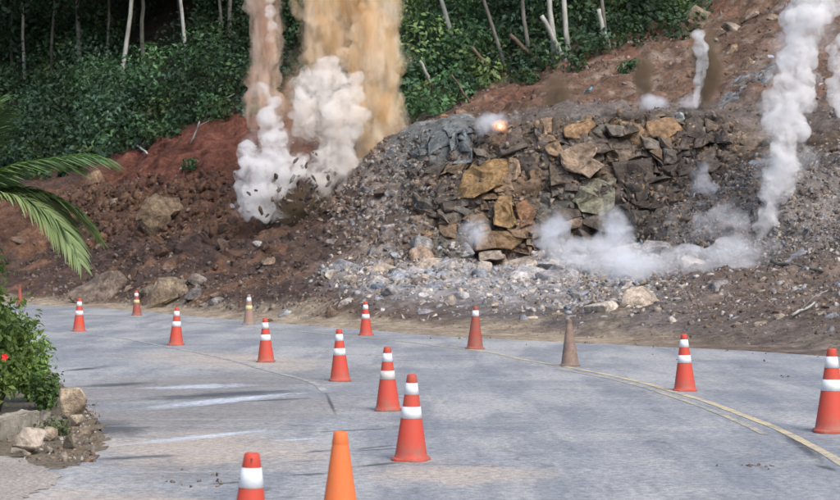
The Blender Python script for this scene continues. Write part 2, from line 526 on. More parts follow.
def grid_normals(V):
    du = np.gradient(V, axis=1); dv = np.gradient(V, axis=0)
    n = np.cross(du, dv); n /= np.linalg.norm(n, axis=-1, keepdims=True) + 1e-9
    return n
nrm = grid_normals(base)
if nrm[..., 2].mean() < 0: nrm = -nrm
flat = base.reshape(-1, 3); nf = nrm.reshape(-1, 3)
T = np.repeat(rowt[:, None], NX, 1).ravel(); PX = np.repeat(px_cols[None, :], NY, 0).ravel()

apron = smooth01(0.8, 1.3, T) * (1 - smooth01(1.9, 2.2, T))
face_x = smooth01(380, 440, PX) * (1 - smooth01(770, 850, PX) * 0.6)
pile = smooth01(640, 690, PX) * smooth01(0.0, 1.0, 1 - np.abs(T - 2.4) / 0.75)     # rubble heap in front of the face at right
face = smooth01(1.9, 2.15, T) * (1 - smooth01(3.95, 4.15, T)) * face_x * (1 - 0.85 * np.clip(pile * 1.5, 0, 1))
slope = smooth01(1.2, 2.0, T) * (1 - smooth01(5.8, 6.2, T))
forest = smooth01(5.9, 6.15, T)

left0 = 1 - smooth01(250, 400, PX)
f1, f2, cr = voronoi(flat * np.array([1, 1, 1.15]) + 0.25 * np.stack([fbm(flat, 0.9, s, 2) for s in (3, 4, 5)], 1), 0.75, 5)
g1, g2, gr = voronoi(flat, 1.9, 21)
disp = apron * (0.30 * fbm(flat, 0.35, 2, 4) + 0.10 * np.abs(fbm(flat, 2.2, 7, 3)))
disp += slope * (1 - face) * (0.6 * fbm(flat, 0.22, 11, 5) + 0.26 * fbm(flat, 1.3, 12, 4) + (0.12 + 0.14 * left0) * (gr - 0.5))
h1, h2, hr = voronoi(flat, 3.6, 33)
disp += face * (0.05 + 0.22 * (cr - 0.6) + 0.16 * (gr - 0.6) + 0.10 * (hr - 0.5) - 0.16 * np.exp(-((f2 - f1) / 0.10) ** 2) + 0.10 * fbm(flat, 0.35, 31, 3) - 0.06 * np.exp(-((g2 - g1) / 0.12) ** 2))
disp += pile * 0.12 * fbm(flat, 1.2, 41, 3)
disp += forest * 0.6 * fbm(flat, 0.15, 51, 3)
disp += smooth01(0.15, 0.9, T) * (1 - apron) * (T < 1.3) * 0.05 * fbm(flat, 1.2, 61, 3)
dirv = nf.copy(); dirv[:, 1] -= face * 0.3
dirv /= np.linalg.norm(dirv, axis=1, keepdims=True)
terr = flat + dirv * disp[:, None]
terr[:NX] = flat[:NX]; terr[:NX, 2] = -0.03

# base colours of the ground by place
def mixcol(c, new, w):
    return c * (1 - w[:, None]) + np.array(new)[None, :] * w[:, None]
n1, n2, n3 = fbm(flat, 0.3, 71, 4), fbm(flat, 0.9, 72, 4), fbm(flat, 3.0, 73, 3)
colr = np.tile(np.array([0.105, 0.075, 0.060]), (len(flat), 1))
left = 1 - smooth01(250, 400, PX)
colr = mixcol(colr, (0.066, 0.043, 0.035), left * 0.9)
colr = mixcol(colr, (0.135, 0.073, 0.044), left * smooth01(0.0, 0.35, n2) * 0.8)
redz = (1 - smooth01(270, 330, PX)) * smooth01(3.3, 4.6, T + 0.5 * n1) * smooth01(60, 140, PX)
warmb = (1 - smooth01(200, 290, PX)) * smooth01(2.3, 2.9, T + 0.3 * n1) * (1 - smooth01(4.6, 5.2, T))
colr = mixcol(colr, (0.125, 0.066, 0.042), warmb * 0.75)
colr = mixcol(colr, (0.115, 0.043, 0.029), redz * 0.9)
upper = smooth01(4.4, 4.9, T) * smooth01(430, 500, PX)
colr = mixcol(colr, (0.135, 0.085, 0.060), upper)
colr = mixcol(colr, (0.130, 0.066, 0.045), upper * smooth01(0.0, 0.3, n1 + 0.3 * n2) * 0.8)
colr = mixcol(colr, (0.20, 0.17, 0.145), upper * smooth01(0.1, 0.4, n3 + 0.4 * n2) * 0.55)
greyapr = apron * smooth01(300, 370, PX) * (1 - smooth01(640, 720, PX + 60 * n1) * 0.85) * smooth01(1.1, 1.5, T + 0.25 * n2)
colr = mixcol(colr, (0.27, 0.26, 0.26), greyapr * 0.9)
colr = mixcol(colr, (0.115, 0.105, 0.102), apron * smooth01(430, 500, PX) * (1 - smooth01(1.15, 1.4, T + 0.15 * n1)))
colr = mixcol(colr, (0.130, 0.100, 0.082), apron * smooth01(620, 720, PX + 40 * n1) * 0.85)
shoulder = smooth01(330, 385, PX + 25 * n2) * (1 - smooth01(440, 490, PX + 25 * n2)) * smooth01(1.4, 1.8, T) * (1 - smooth01(3.7, 4.1, T))
colr = mixcol(colr, (0.19, 0.165, 0.145), shoulder * smooth01(-0.25, 0.2, n2 + n3) * 0.85)
tones = np.array([(0.165, 0.128, 0.098), (0.105, 0.084, 0.070), (0.21, 0.145, 0.088), (0.135, 0.130, 0.115), (0.16, 0.110, 0.078), (0.092, 0.076, 0.066)])
fc = tones[(cr * 5.999).astype(int)] * (0.75 + 0.5 * gr)[:, None]
crack = np.exp(-((f2 - f1) / 0.07) ** 2)
fc = fc * (1 - 0.25 * crack[:, None])
colr = colr * (1 - face[:, None]) + fc * face[:, None]
face_shade = face * smooth01(590, 640, PX) * (1 - smooth01(3.3, 3.7, T))  # shade on the right of the face, painted in as darker rock
colr = mixcol(colr, (0.065, 0.052, 0.045), face_shade * 0.75)
colr = mixcol(colr, (0.165, 0.150, 0.142), np.clip(pile * 1.4, 0, 1) * 0.9)
bench = smooth01(3.9, 4.1, T) * (1 - smooth01(4.9, 5.1, T)) * smooth01(400, 450, PX)
colr = mixcol(colr, (0.15, 0.135, 0.125), bench * 0.5)
# blue-grey scree band climbing to the right above the bench, and at the left shoulder of the face
lin = np.abs((250 * 0 + PX - 700) * 0.52 - (T - 4.75) * 62 + 10 * n2)
colr = mixcol(colr, (0.14, 0.13, 0.12), smooth01(14, 5, lin)*0.3 * smooth01(690, 720, PX) * 0.85 * smooth01(4.2, 4.5, T))
colr = mixcol(colr, (0.15, 0.165, 0.165), smooth01(385, 410, PX) * (1 - smooth01(470, 500, PX)) * smooth01(3.2, 3.7, T) * (1 - smooth01(4.6, 5.0, T)) * 0.8)
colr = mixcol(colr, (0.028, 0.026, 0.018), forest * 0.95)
sandw = (1 - smooth01(0.9, 1.2, T + 0.3 * n2)) * (1 - smooth01(600, 720, PX) * 0.75)
colr = mixcol(colr, (0.30, 0.245, 0.18), sandw)
colr = np.clip(colr * (1 + 0.28 * n3 + 0.2 * n2)[:, None], 0.008, 0.8)

idx = np.arange(NX * NY).reshape(NY, NX)
quads = np.stack([idx[:-1, :-1], idx[:-1, 1:], idx[1:, 1:], idx[1:, :-1]], -1).reshape(-1, 4)
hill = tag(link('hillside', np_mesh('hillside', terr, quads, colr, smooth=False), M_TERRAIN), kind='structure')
hill['label'] = 'quarried hillside of brown earth and broken rock'
TG = terr.reshape(NY, NX, 3)
TN = grid_normals(TG)
if TN[..., 2].mean() < 0: TN = -TN
TNf = TN.reshape(-1, 3)
scr = np.stack([420 + terr[:, 0] / terr[:, 1] * FPX, 250 - (terr[:, 2] - EYE) / terr[:, 1] * FPX], 1)

def on_hill(x, y):
    """front-most hillside vertex that the photo shows near pixel (x, y)"""
    d2 = (scr[:, 0] - x) ** 2 + (scr[:, 1] - y) ** 2
    near = np.where(d2 < 9.0)[0]
    if len(near) == 0: i = int(np.argmin(d2))
    else: i = int(near[np.argmin(terr[near, 1])])
    return Vector(terr[i]), Vector(TNf[i]).normalized()

# cell areas for scattering
e1 = TG[1:, :-1] - TG[:-1, :-1]; e2 = TG[:-1, 1:] - TG[:-1, :-1]
AREA = np.linalg.norm(np.cross(e1, e2), axis=-1)
TT = rowt[:-1, None] * np.ones((1, NX - 1)); PPX = px_cols[None, :-1] * np.ones((NY - 1, 1))
def scatter(weight, n):
    w = (AREA * weight).ravel(); w = w / w.sum()
    c = RNG.choice(len(w), n, p=w)
    r, k = c // (NX - 1), c % (NX - 1)
    u, v = RNG.random((2, n))
    pos = TG[r, k] + (TG[r + 1, k] - TG[r, k]) * u[:, None] + (TG[r, k + 1] - TG[r, k]) * v[:, None]
    return pos, TN[r, k], rowt[r] + u * 0, px_cols[k], colr.reshape(NY, NX, 3)[r, k]

# ------------------------------------------------------------------ rocks
def hull_rock(seed, npts=13, stretch=(1, 1, 1), cut=0.0, sub=0, rough=0.0, boxy=0.55):
    rr = random.Random(seed)
    bm = bmesh.new()
    for _ in range(npts):
        v = Vector((rr.gauss(0, 1), rr.gauss(0, 1), rr.gauss(0, 1))).normalized()
        # push towards a box for flat, split faces
        m = max(abs(v.x), abs(v.y), abs(v.z)); v = v.lerp(v / m * 0.8, boxy) * rr.uniform(0.85, 1.1)
        bm.verts.new((v.x * stretch[0], v.y * stretch[1], v.z * stretch[2]))
    r = bmesh.ops.convex_hull(bm, input=bm.verts[:])
    bmesh.ops.delete(bm, geom=[g for g in r['geom_interior'] if isinstance(g, bmesh.types.BMVert)], context='VERTS')
    if sub:
        bmesh.ops.bevel(bm, geom=bm.edges[:], offset=0.07, segments=1, affect='EDGES', clamp_overlap=True)
        bmesh.ops.triangulate(bm, faces=bm.faces[:])
        bmesh.ops.subdivide_edges(bm, edges=bm.edges[:], cuts=sub, use_grid_fill=True)
        bmesh.ops.triangulate(bm, faces=bm.faces[:])
        co = np.array([v.co[:] for v in bm.verts])
        n = fbm(co + seed * 3.1, 1.6, seed, 4) * rough + (voronoi(co + seed, 1.7, seed)[2] - 0.5) * rough * 0.8
        for v, a in zip(bm.verts, n):
            v.co *= 1 + a
    bmesh.ops.recalc_face_normals(bm, faces=bm.faces[:])
    me = bpy.data.meshes.new('rock')
    bm.to_mesh(me); bm.free()
    return me

SMALL = []
for s in range(24):
    me = hull_rock(100 + s, 7 + s % 3, (random.uniform(0.8, 1.35), random.uniform(0.7, 1.1), random.uniform(0.45, 0.85)))
    bm = bmesh.new(); bm.from_mesh(me); bmesh.ops.triangulate(bm, faces=bm.faces[:])
    V = np.array([v.co[:] for v in bm.verts]); F = np.array([[v.index for v in f.verts] for f in bm.faces])
    SMALL.append((V, F)); bm.free()
    bpy.data.meshes.remove(me)

def rand_rot(n):
    q = RNG.normal(size=(n, 4)); q /= np.linalg.norm(q, axis=1, keepdims=True)
    w, x, y, z = q.T
    return np.stack([np.stack([1 - 2 * (y * y + z * z), 2 * (x * y - z * w), 2 * (x * z + y * w)], -1),
                     np.stack([2 * (x * y + z * w), 1 - 2 * (x * x + z * z), 2 * (y * z - x * w)], -1),
                     np.stack([2 * (x * z - y * w), 2 * (y * z + x * w), 1 - 2 * (x * x + y * y)], -1)], 1)

def rock_mass(name, pos, size, cols, label, mat=None):
    R = rand_rot(len(pos)); var = RNG.integers(0, len(SMALL), len(pos))
    VV, FF, CC, off = [], [], [], 0
    for k, (V, F) in enumerate(SMALL):
        sel = np.where(var == k)[0]
        if len(sel) == 0: continue
        W = np.einsum('nij,vj->nvi', R[sel], V) * size[sel][:, None, None] + pos[sel][:, None, :]
        nv = len(V)
        VV.append(W.reshape(-1, 3)); CC.append(np.repeat(cols[sel], nv, 0))
        FF.append((F[None] + (np.arange(len(sel)) * nv)[:, None, None]).reshape(-1, 3) + off)
        off += nv * len(sel)
    o = link(name, np_mesh(name, np.concatenate(VV), np.concatenate(FF), np.concatenate(CC)), mat or M_ROCKATT)
    tag(o, label, None, None, 'stuff')
    return o

PALETTE_PALE = np.array([(0.36, 0.34, 0.33), (0.28, 0.27, 0.27), (0.42, 0.37, 0.32), (0.22, 0.22, 0.23), (0.34, 0.28, 0.22), (0.25, 0.27, 0.30)])
PALETTE_BROWN = np.array([(0.14, 0.105, 0.085), (0.19, 0.15, 0.12), (0.10, 0.078, 0.066), (0.24, 0.19, 0.15), (0.28, 0.255, 0.235), (0.17, 0.115, 0.08)])
PALETTE_FACE = np.array([(0.20, 0.155, 0.118), (0.27, 0.195, 0.12), (0.13, 0.105, 0.088), (0.17, 0.16, 0.14), (0.23, 0.16, 0.105), (0.12, 0.096, 0.082), (0.27, 0.22, 0.18), (0.19, 0.13, 0.10)])

def weights(kind):
    a = smooth01(1.0, 1.3, TT) * (1 - smooth01(2.0, 2.3, TT))
    if kind == 'pale':
        return a * smooth01(300, 370, PPX) * (1 - smooth01(620, 700, PPX) * 0.9) * (0.5 + smooth01(1.2, 1.6, TT))
    if kind == 'shoulder':
        return smooth01(330, 380, PPX + 18 * (TT - 2)) * (1 - smooth01(400, 445, PPX)) * smooth01(1.3, 1.6, TT) * (1 - smooth01(3.9, 4.1, TT))
    if kind == 'gravel':
        return a * smooth01(470, 640, PPX) * (PPX < 900) + 1.2 * smooth01(1.9, 2.1, TT) * (1 - smooth01(3.0, 3.2, TT)) * smooth01(655, 700, PPX) * (PPX < 900)
    if kind == 'earth':
        return (smooth01(0.95, 1.1, TT) * (1 - smooth01(4.2, 4.8, TT))) * smooth01(0, 60, PPX) * (1 - smooth01(350, 420, PPX)) * (1.5 - smooth01(1.2, 2.2, TT))
    if kind == 'bank':
        return smooth01(2.2, 2.7, TT) * (1 - smooth01(3.9, 4.5, TT)) * smooth01(40, 90, PPX) * (1 - smooth01(210, 280, PPX))
    if kind == 'heap':
        return smooth01(1.95, 2.1, TT) * (1 - smooth01(2.95, 3.1, TT)) * smooth01(660, 690, PPX) * (PPX < 900)
    if kind == 'upper':
        return smooth01(3.95, 4.1, TT) * (1 - smooth01(5.8, 6.0, TT)) * smooth01(400, 480, PPX) * (PPX < 900)
    if kind == 'face':
        return smooth01(2.0, 2.1, TT) * (1 - smooth01(3.9, 4.0, TT)) * smooth01(380, 430, PPX) * (1 - smooth01(700, 760, PPX) * 0.8)
    if kind == 'verge':
        return smooth01(0.3, 0.8, TT) * (1 - smooth01(1.0, 1.3, TT)) * (PPX > 0) * (PPX < 900)

def mass(kind, n, lo, hi, pal, name, label, sink=0.2, hue=0.15, pw=2.2):
    pos, nn, t, pxx, gc = scatter(weights(kind), n)
    size = lo + (hi - lo) * RNG.random(n) ** pw
    c = pal[RNG.integers(0, len(pal), n)] * RNG.uniform(0.7, 1.2, (n, 1))
    c = c * (1 - hue) + gc * hue
    return rock_mass(name, pos - nn * (size * sink)[:, None], size, c, label)

mass('pale', 4600, 0.03, 0.17, PALETTE_PALE * 1.2, 'rubble', 'pale broken stone spread below the rock face')
mass('gravel', 9000, 0.025, 0.11, np.concatenate([PALETTE_BROWN, PALETTE_BROWN, PALETTE_PALE[:1]]), 'gravel', 'brown grey crushed stone heaped at the road side')
mass('earth', 5200, 0.025, 0.16, PALETTE_BROWN, 'clods', 'dark earth clods and stones on the brown slope', hue=0.5)
mass('upper', 2600, 0.03, 0.17, PALETTE_BROWN, 'upper_rubble', 'stones strewn over the upper reddish slope', hue=0.4)
mass('face', 4500, 0.03, 0.15, PALETTE_FACE * 0.95, 'face_fragments', 'angular fragments bedded in the rock face', sink=0.0)
mass('shoulder', 2600, 0.03, 0.17, np.concatenate([PALETTE_PALE * 0.85, PALETTE_BROWN * 1.2]), 'shoulder_rubble', 'grey tan rubble climbing the shoulder beside the face')
mass('bank', 1500, 0.05, 0.36, np.array([(0.125, 0.074, 0.046), (0.085, 0.053, 0.040), (0.15, 0.092, 0.058), (0.065, 0.044, 0.036)]), 'earth_lumps', 'tumbled lumps of brown earth below the red bank', hue=0.35, pw=2.6)
mass('heap', 3500, 0.03, 0.12, PALETTE_PALE * 0.75, 'heap_stones', 'grey stones covering the rubble heap before the face')
mass('verge', 900, 0.012, 0.06, PALETTE_BROWN, 'verge_gravel', 'small stones along the sandy verge', hue=0.3)

BIG = [hull_rock(300 + s, 12 + s % 5, (random.uniform(0.9, 1.3), random.uniform(0.75, 1.1), random.uniform(0.55, 0.95)), sub=1, rough=0.06) for s in range(16)]
def place_rock(name, me, pos, n, size, color, sink=0.25, parent=None, rot=None):
    o = bpy.data.objects.new(name, me)
    if not me.materials: me.materials.append(M_ROCKOBJ)
    COL.objects.link(o)
    o.location = Vector(pos) - Vector(n) * (sum(size) / 3 * sink)
    o.rotation_euler = rot if rot is not None else (random.uniform(-0.5, 0.5), random.uniform(-0.5, 0.5), random.uniform(0, 6.28))
    o.scale = size
    o.color = (*color, 1)
    if parent is not None: o.parent = parent
    return o

# loose rocks, one by one
def loose(kind, n, lo, hi, pal, label, group, sink=0.25, hue=0.15, pw=2.0):
    pos, nn, t, pxx, gc = scatter(weights(kind), n)
    for k in range(n):
        s = lo + (hi - lo) * random.random() ** pw
        c = pal[random.randrange(len(pal))] * random.uniform(0.75, 1.2)
        c = c * (1 - hue) + gc[k] * hue
        sz = (s * random.uniform(0.85, 1.2), s * random.uniform(0.85, 1.2), s * random.uniform(0.8, 1.1))
        tag(place_rock('rock', random.choice(BIG), pos[k], nn[k], sz, c, sink), label, 'rock', group)
loose('pale', 110, 0.17, 0.66, PALETTE_PALE * 1.15, 'pale angular rock among the rubble below the blasted face', 'pale rubble rocks below the rock face', pw=1.7)
loose('shoulder', 45, 0.14, 0.40, np.concatenate([PALETTE_PALE * 0.9, PALETTE_BROWN * 1.25]), 'grey tan rock on the rubble shoulder left of the blasted face', 'rocks on the rubble shoulder', sink=0.3)
loose('gravel', 36, 0.11, 0.24, np.concatenate([PALETTE_BROWN, PALETTE_PALE]), 'stone poking out of the brown crushed heap by the road', 'stones on the crushed rock heap')
loose('earth', 55, 0.15, 0.48, PALETTE_BROWN * np.array((1.0, 0.92, 0.85)), 'stone half sunk in the dark earth slope', 'stones on the dark earth slope', sink=0.35, hue=0.35)
loose('upper', 36, 0.13, 0.38, PALETTE_BROWN * 1.15, 'stone resting on the reddish slope above the bench', 'stones on the upper slope', sink=0.35, hue=0.25)

for k in range(26):
    u = (k + random.random()) / 26
    p, n = on_hill(712 + 62 * u + random.uniform(-7, 7), 106 - 44 * u + random.uniform(-7, 7))
    s = random.uniform(0.16, 0.40)
    c = np.array((0.17, 0.185, 0.195)) * random.uniform(0.7, 1.25)
    tag(place_rock('rock', random.choice(BIG), p, n, (s * 1.3, s * 0.7, s * 0.6), c, 0.3, rot=(random.uniform(-.2, .2), -0.6 + random.uniform(-.25, .25), random.uniform(-.3, .3))), 'blue grey slab in the slanting band above the bench', 'rock', 'blue grey slabs in the slanting band')

# blocks bedded in the face: parts of one rock face
rock_face = empty('cliff', on_hill(560, 252)[0])
tag(rock_face, 'blasted rock face of angular brown and tan blocks', 'rock face')
RFI = Matrix.Translation(rock_face.location).inverted()
def face_block(me, pos, n, size, color, sink=0.45, rot=None, label=None):
    o = place_rock('rock_block', me, pos, n, size, color, sink, rot=rot)
    o.parent = rock_face; o.location = o.location - rock_face.location
    if label: o['label'] = label
    return o
bscr = np.stack([420 + flat[:, 0] / flat[:, 1] * FPX, 250 - (flat[:, 2] - EYE) / flat[:, 1] * FPX], 1)
bsel = np.where((T > 1.6) & (T < 4.05) & (PX > 380) & (PX < 760))[0]
def on_face(x, y):
    """smooth (undisplaced) face surface seen at pixel"""
    d2 = (bscr[bsel, 0] - x) ** 2 + (bscr[bsel, 1] - y) ** 2
    k = np.argpartition(d2, 4)[:4]; w = 1 / (d2[k] + 0.2)
    return Vector((flat[bsel[k]] * w[:, None]).sum(0) / w.sum())
def inside(x, y, poly):
    c = False
    for a in range(len(poly)):
        (x0, y0), (x1, y1) = poly[a], poly[a - 1]
        if (y0 > y) != (y1 > y) and x < (x1 - x0) * (y - y0) / (y1 - y0) + x0: c = not c
    return c
def prism(poly, front, depth, color, label=None, inset=0.04, bev=0.0, seed=0, jit=0.2, cuts=2):
    """rock slab with a faceted front: outline px on the face plane, proud by front metres, depth metres deep"""
    rr = random.Random(seed)
    cxm = sum(p[0] for p in poly) / len(poly); cym = sum(p[1] for p in poly) / len(poly)
    pts = [on_face(cxm + (x - cxm) * (1 - inset), cym + (y - cym) * (1 - inset)) for x, y in poly]
    c = sum(pts, Vector()) / len(pts)
    size = max((p - c).length for p in pts)
    n = len(pts)
    fr = [p - c + Vector((0, -front + rr.uniform(-jit, jit) * size, 0)) for p in pts]
    bk = [(p - c) * 1.0 + Vector((0, depth, 0)) for p in pts]
    mid = sum(fr, Vector()) / n + Vector((rr.uniform(-0.3, 0.3) * size, -rr.uniform(-0.02, 0.14) * size, rr.uniform(-0.3, 0.3) * size))
    V = fr + bk + [mid]
    F = [(k, (k + 1) % n, 2 * n) for k in range(n)] + [(k, n + k, n + (k + 1) % n, (k + 1) % n) for k in range(n)]
    me = pydata('rock_block', V, F)
    bm = bmesh.new(); bm.from_mesh(me); bmesh.ops.recalc_face_normals(bm, faces=bm.faces[:])
    if bev:
        bmesh.ops.bevel(bm, geom=[e for e in bm.edges if e.verts[0].index < n and e.verts[1].index < n], offset=bev * size, segments=1, affect='EDGES')
        bmesh.ops.triangulate(bm, faces=bm.faces[:])
        bmesh.ops.subdivide_edges(bm, edges=bm.edges[:], cuts=cuts, use_grid_fill=True)
        bmesh.ops.triangulate(bm, faces=bm.faces[:])
        co = np.array([v.co[:] for v in bm.verts]) + seed * 1.3
        dn = fbm(co, 2.6, seed, 4) * 0.22 * size + (voronoi(co, 3.0, seed)[2] - 0.5) * 0.12
        dx = fbm(co + 7, 3.0, seed + 1, 3) * 0.16 * size; dz = fbm(co + 13, 3.0, seed + 2, 3) * 0.16 * size
        for v, a, b, c_ in zip(bm.verts, dn, dx, dz): v.co += Vector((b, a, c_))
    bm.to_mesh(me); bm.free()
    me.materials.append(M_ROCKOBJ)
    o = bpy.data.objects.new('rock_block', me); COL.objects.link(o)
    o.parent = rock_face; o.location = c - rock_face.location; o.color = (*color, 1)
    if label: o['label'] = label
    return o
SLABS = [
    ([(458, 196), (463, 174), (488, 162), (508, 157), (507, 183), (488, 190), (472, 200)], (0.24, 0.155, 0.075), 0.24, 'big ochre slab in the rock face'),
    ([(492, 205), (497, 196), (510, 198), (516, 222), (508, 229), (494, 226)], (0.235, 0.155, 0.078), 0.24, 'upright ochre block in the rock face'),
    ([(488, 230), (510, 231), (523, 240), (512, 250), (488, 248)], (0.21, 0.14, 0.08), 0.06, 'ochre block at the foot of the rock face'),
    ([(516, 206), (527, 199), (536, 214), (532, 224), (520, 226)], (0.23, 0.13, 0.075), 0.10, 'rust brown block in the rock face'),
    ([(577, 188), (584, 180), (616, 179), (613, 205), (598, 218), (581, 212), (571, 201)], (0.20, 0.19, 0.14), 0.24, 'smooth grey green block in the rock face'),
    ([(557, 153), (588, 142), (598, 149), (588, 158), (604, 166), (590, 177), (566, 171)], (0.25, 0.185, 0.135), 0.24, 'split tan block in the rock face'),
    ([(563, 127), (590, 120), (597, 127), (580, 140), (566, 138)], (0.27, 0.175, 0.10), 0.12, 'orange tan block near the brow'),
    ([(508, 158), (518, 156), (522, 172), (516, 180), (508, 182)], (0.25, 0.18, 0.12), 0.12, None),
    ([(645, 122), (672, 118), (684, 128), (664, 140), (646, 136)], (0.24, 0.155, 0.09), 0.12, None),
    ([(478, 252), (500, 250), (505, 258), (480, 262)], (0.30, 0.25, 0.2), 0.2, None)]
for k, (poly, c, fr, lab) in enumerate(SLABS):
    prism(poly, fr + 0.10, 0.8, c, lab, 0.0, 0.05, 600 + k)
OUT = [(402, 160), (415, 140), (440, 129), (520, 121), (600, 114), (722, 113), (735, 145), (705, 185), (655, 246), (560, 253), (470, 250), (432, 222), (404, 192)]
cells = []
def split(x0, y0, x1, y1):
    w, h = x1 - x0, y1 - y0
    lim = random.choice((9, 11, 14, 18, 24))
    if w < lim * 1.25 and h < lim:
        cells.append((x0, y0, x1, y1)); return
    if w / 1.25 > h * random.uniform(0.75, 1.3):
        m = x0 + w * random.uniform(0.32, 0.68); split(x0, y0, m, y1); split(m, y0, x1, y1)
    else:
        m = y0 + h * random.uniform(0.32, 0.68); split(x0, y0, x1, m); split(x0, m, x1, y1)
split(395, 108, 740, 258)
def warp(x, y):
    q = np.array([[x * 0.03, y * 0.03, 0.5]])
    return (x + 14 * vnoise(q, 1.0, 61)[0] + 8 * vnoise(q, 3.1, 63)[0] + (y - 180) * 0.2, y + 13 * vnoise(q, 1.0, 62)[0] + 7 * vnoise(q, 3.1, 64)[0] - (x - 560) * 0.07)
nb = 0
for k, (x0, y0, x1, y1) in enumerate(cells):
    poly = [warp(x0, y0), warp(x1, y0), warp(x1, y1), warp(x0, y1)]
    if random.random() < 0.45:      # knock a corner off
        a = random.randrange(4); p, q, r = poly[a - 1], poly[a], poly[(a + 1) % 4]
        u, v = random.uniform(0.3, 0.6), random.uniform(0.3, 0.6)
        poly[a:a + 1] = [(q[0] + (p[0] - q[0]) * u, q[1] + (p[1] - q[1]) * u), (q[0] + (r[0] - q[0]) * v, q[1] + (r[1] - q[1]) * v)]
    mx_, my_ = sum(p[0] for p in poly) / len(poly), sum(p[1] for p in poly) / len(poly)
    if not inside(mx_, my_, OUT) or any(inside(mx_, my_, sl[0]) for sl in SLABS): continue
    if vnoise(np.array([[mx_ * 0.045, my_ * 0.045, 3.3]]), 1.0, 97)[0] + random.uniform(-0.35, 0.35) < -0.42: continue
    if nb >= 300: break
    nb += 1
    q = np.array([[mx_ * 0.02, my_ * 0.02, 0.1]])
    hue = vnoise(q, 1.0, 91)[0] + random.uniform(-0.45, 0.45)
    c = np.array((0.21, 0.145, 0.095)) if hue > 0.15 else np.array((0.17, 0.132, 0.100)) if hue > -0.1 else np.array((0.145, 0.125, 0.104)) if hue > -0.4 else np.array((0.10, 0.082, 0.068))
    if mx_ < 470 and my_ < 160: c = np.array((0.17, 0.185, 0.185))
    if mx_ > 620 and my_ > 150: c = c * 0.88  # blocks in that shaded part get the shade in their colour too
    c = c * random.uniform(0.7, 1.3)
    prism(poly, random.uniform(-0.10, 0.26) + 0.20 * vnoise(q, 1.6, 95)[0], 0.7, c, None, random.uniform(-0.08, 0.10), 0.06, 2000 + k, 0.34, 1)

BOULDERS = [
    (102, 283, 66, 46, (0.165, 0.13, 0.105), 'large craggy tan boulder at the foot of the dark slope'),
    (166, 290, 44, 38, (0.21, 0.165, 0.12), 'rounded tan boulder beside the grey rocks on the verge'),
    (146, 288, 20, 16, (0.2, 0.165, 0.13), 'small tan boulder wedged between the two large ones'),
    (192, 292, 24, 20, (0.17, 0.155, 0.15), 'grey boulder leaning on the rounded tan one'),
    (196, 277, 22, 15, (0.2, 0.17, 0.15), 'flat stone perched above the grey boulder'),
    (214, 299, 20, 14, (0.24, 0.225, 0.21), 'low pale grey boulder on the sandy verge'),
    (160, 214, 50, 56, (0.19, 0.14, 0.095), 'tall tan slab lying on the dark earth slope'),
    (93, 174, 22, 16, (0.22, 0.15, 0.10), 'tan stone at the edge of the bushes'),
    (378, 284, 17, 14, (0.21, 0.25, 0.31), 'blue grey rock in the rubble beside the tan ones'),
    (422, 251, 28, 24, (0.30, 0.225, 0.17), 'big brown tan boulder at the left foot of the rock face'),
    (352, 278, 24, 16, (0.30, 0.26, 0.215), 'wide beige rock in the rubble near the tall cone'),
    (345, 299, 20, 13, (0.40, 0.36, 0.32), 'white beige rock at the toe of the rubble'),
    (398, 268, 24, 16, (0.30, 0.29, 0.275), 'broad pale rock behind the blue grey one'),
    (452, 262, 22, 15, (0.38, 0.345, 0.32), 'cream rock split towards the foot of the face'),
    (470, 262, 26, 16, (0.33, 0.325, 0.33), 'light grey slab below the ochre blocks'),
    (500, 258, 20, 18, (0.33, 0.26, 0.21), 'pinkish beige rock under the upright ochre block'),
    (331, 239, 15, 11, (0.33, 0.29, 0.25), 'beige stone alone on the slope below the blast'),
    (258, 241, 13, 9, (0.38, 0.36, 0.34), 'white stone on the dark slope under the white smoke'),
    (268, 259, 15, 10, (0.24, 0.18, 0.13), 'tan stone halfway up the dark slope'),
    (284, 310, 16, 10, (0.34, 0.35, 0.37), 'pale bluish stone just behind the verge'),
    (699, 13, 32, 27, (0.22, 0.175, 0.125), 'big squarish tan boulder on the edge of the woods'),
    (734, 25, 26, 12, (0.28, 0.24, 0.20), 'flat pale slab on the upper slope'),
    (752, 12, 18, 9, (0.27, 0.23, 0.19), 'thin pale slab above the flat one'),
    (771, 16, 14, 9, (0.28, 0.22, 0.16), 'small tan slab near the top of the big white plume'),
    (730, 48, 12, 18, (0.27, 0.20, 0.14), 'upright tan stone on the reddish slope'),
    (745, 62, 12, 22, (0.20, 0.15, 0.11), 'narrow leaning brown stone below the tan one'),
    (680, 117, 18, 9, (0.33, 0.36, 0.36), 'pale greenish flat rock on the brow of the face'),
    (462, 108, 14, 10, (0.24, 0.17, 0.12), 'brown boulder at the end of the bench'),
    (445, 113, 14, 8, (0.25, 0.15, 0.09), 'orange brown stone near the bench end'),
    (778, 314, 15, 10, (0.30, 0.25, 0.20), 'beige rock on the crushed heap near the branch'),
    (758, 322, 18, 8, (0.22, 0.175, 0.14), 'flat tan rock on the lower heap'),
    (735, 322, 14, 9, (0.2, 0.16, 0.135), 'brown rock next to the flat tan one'),
    (270, 318, 9, 8, (0.10, 0.075, 0.06), 'dark clod standing on the sandy verge by the cones')]
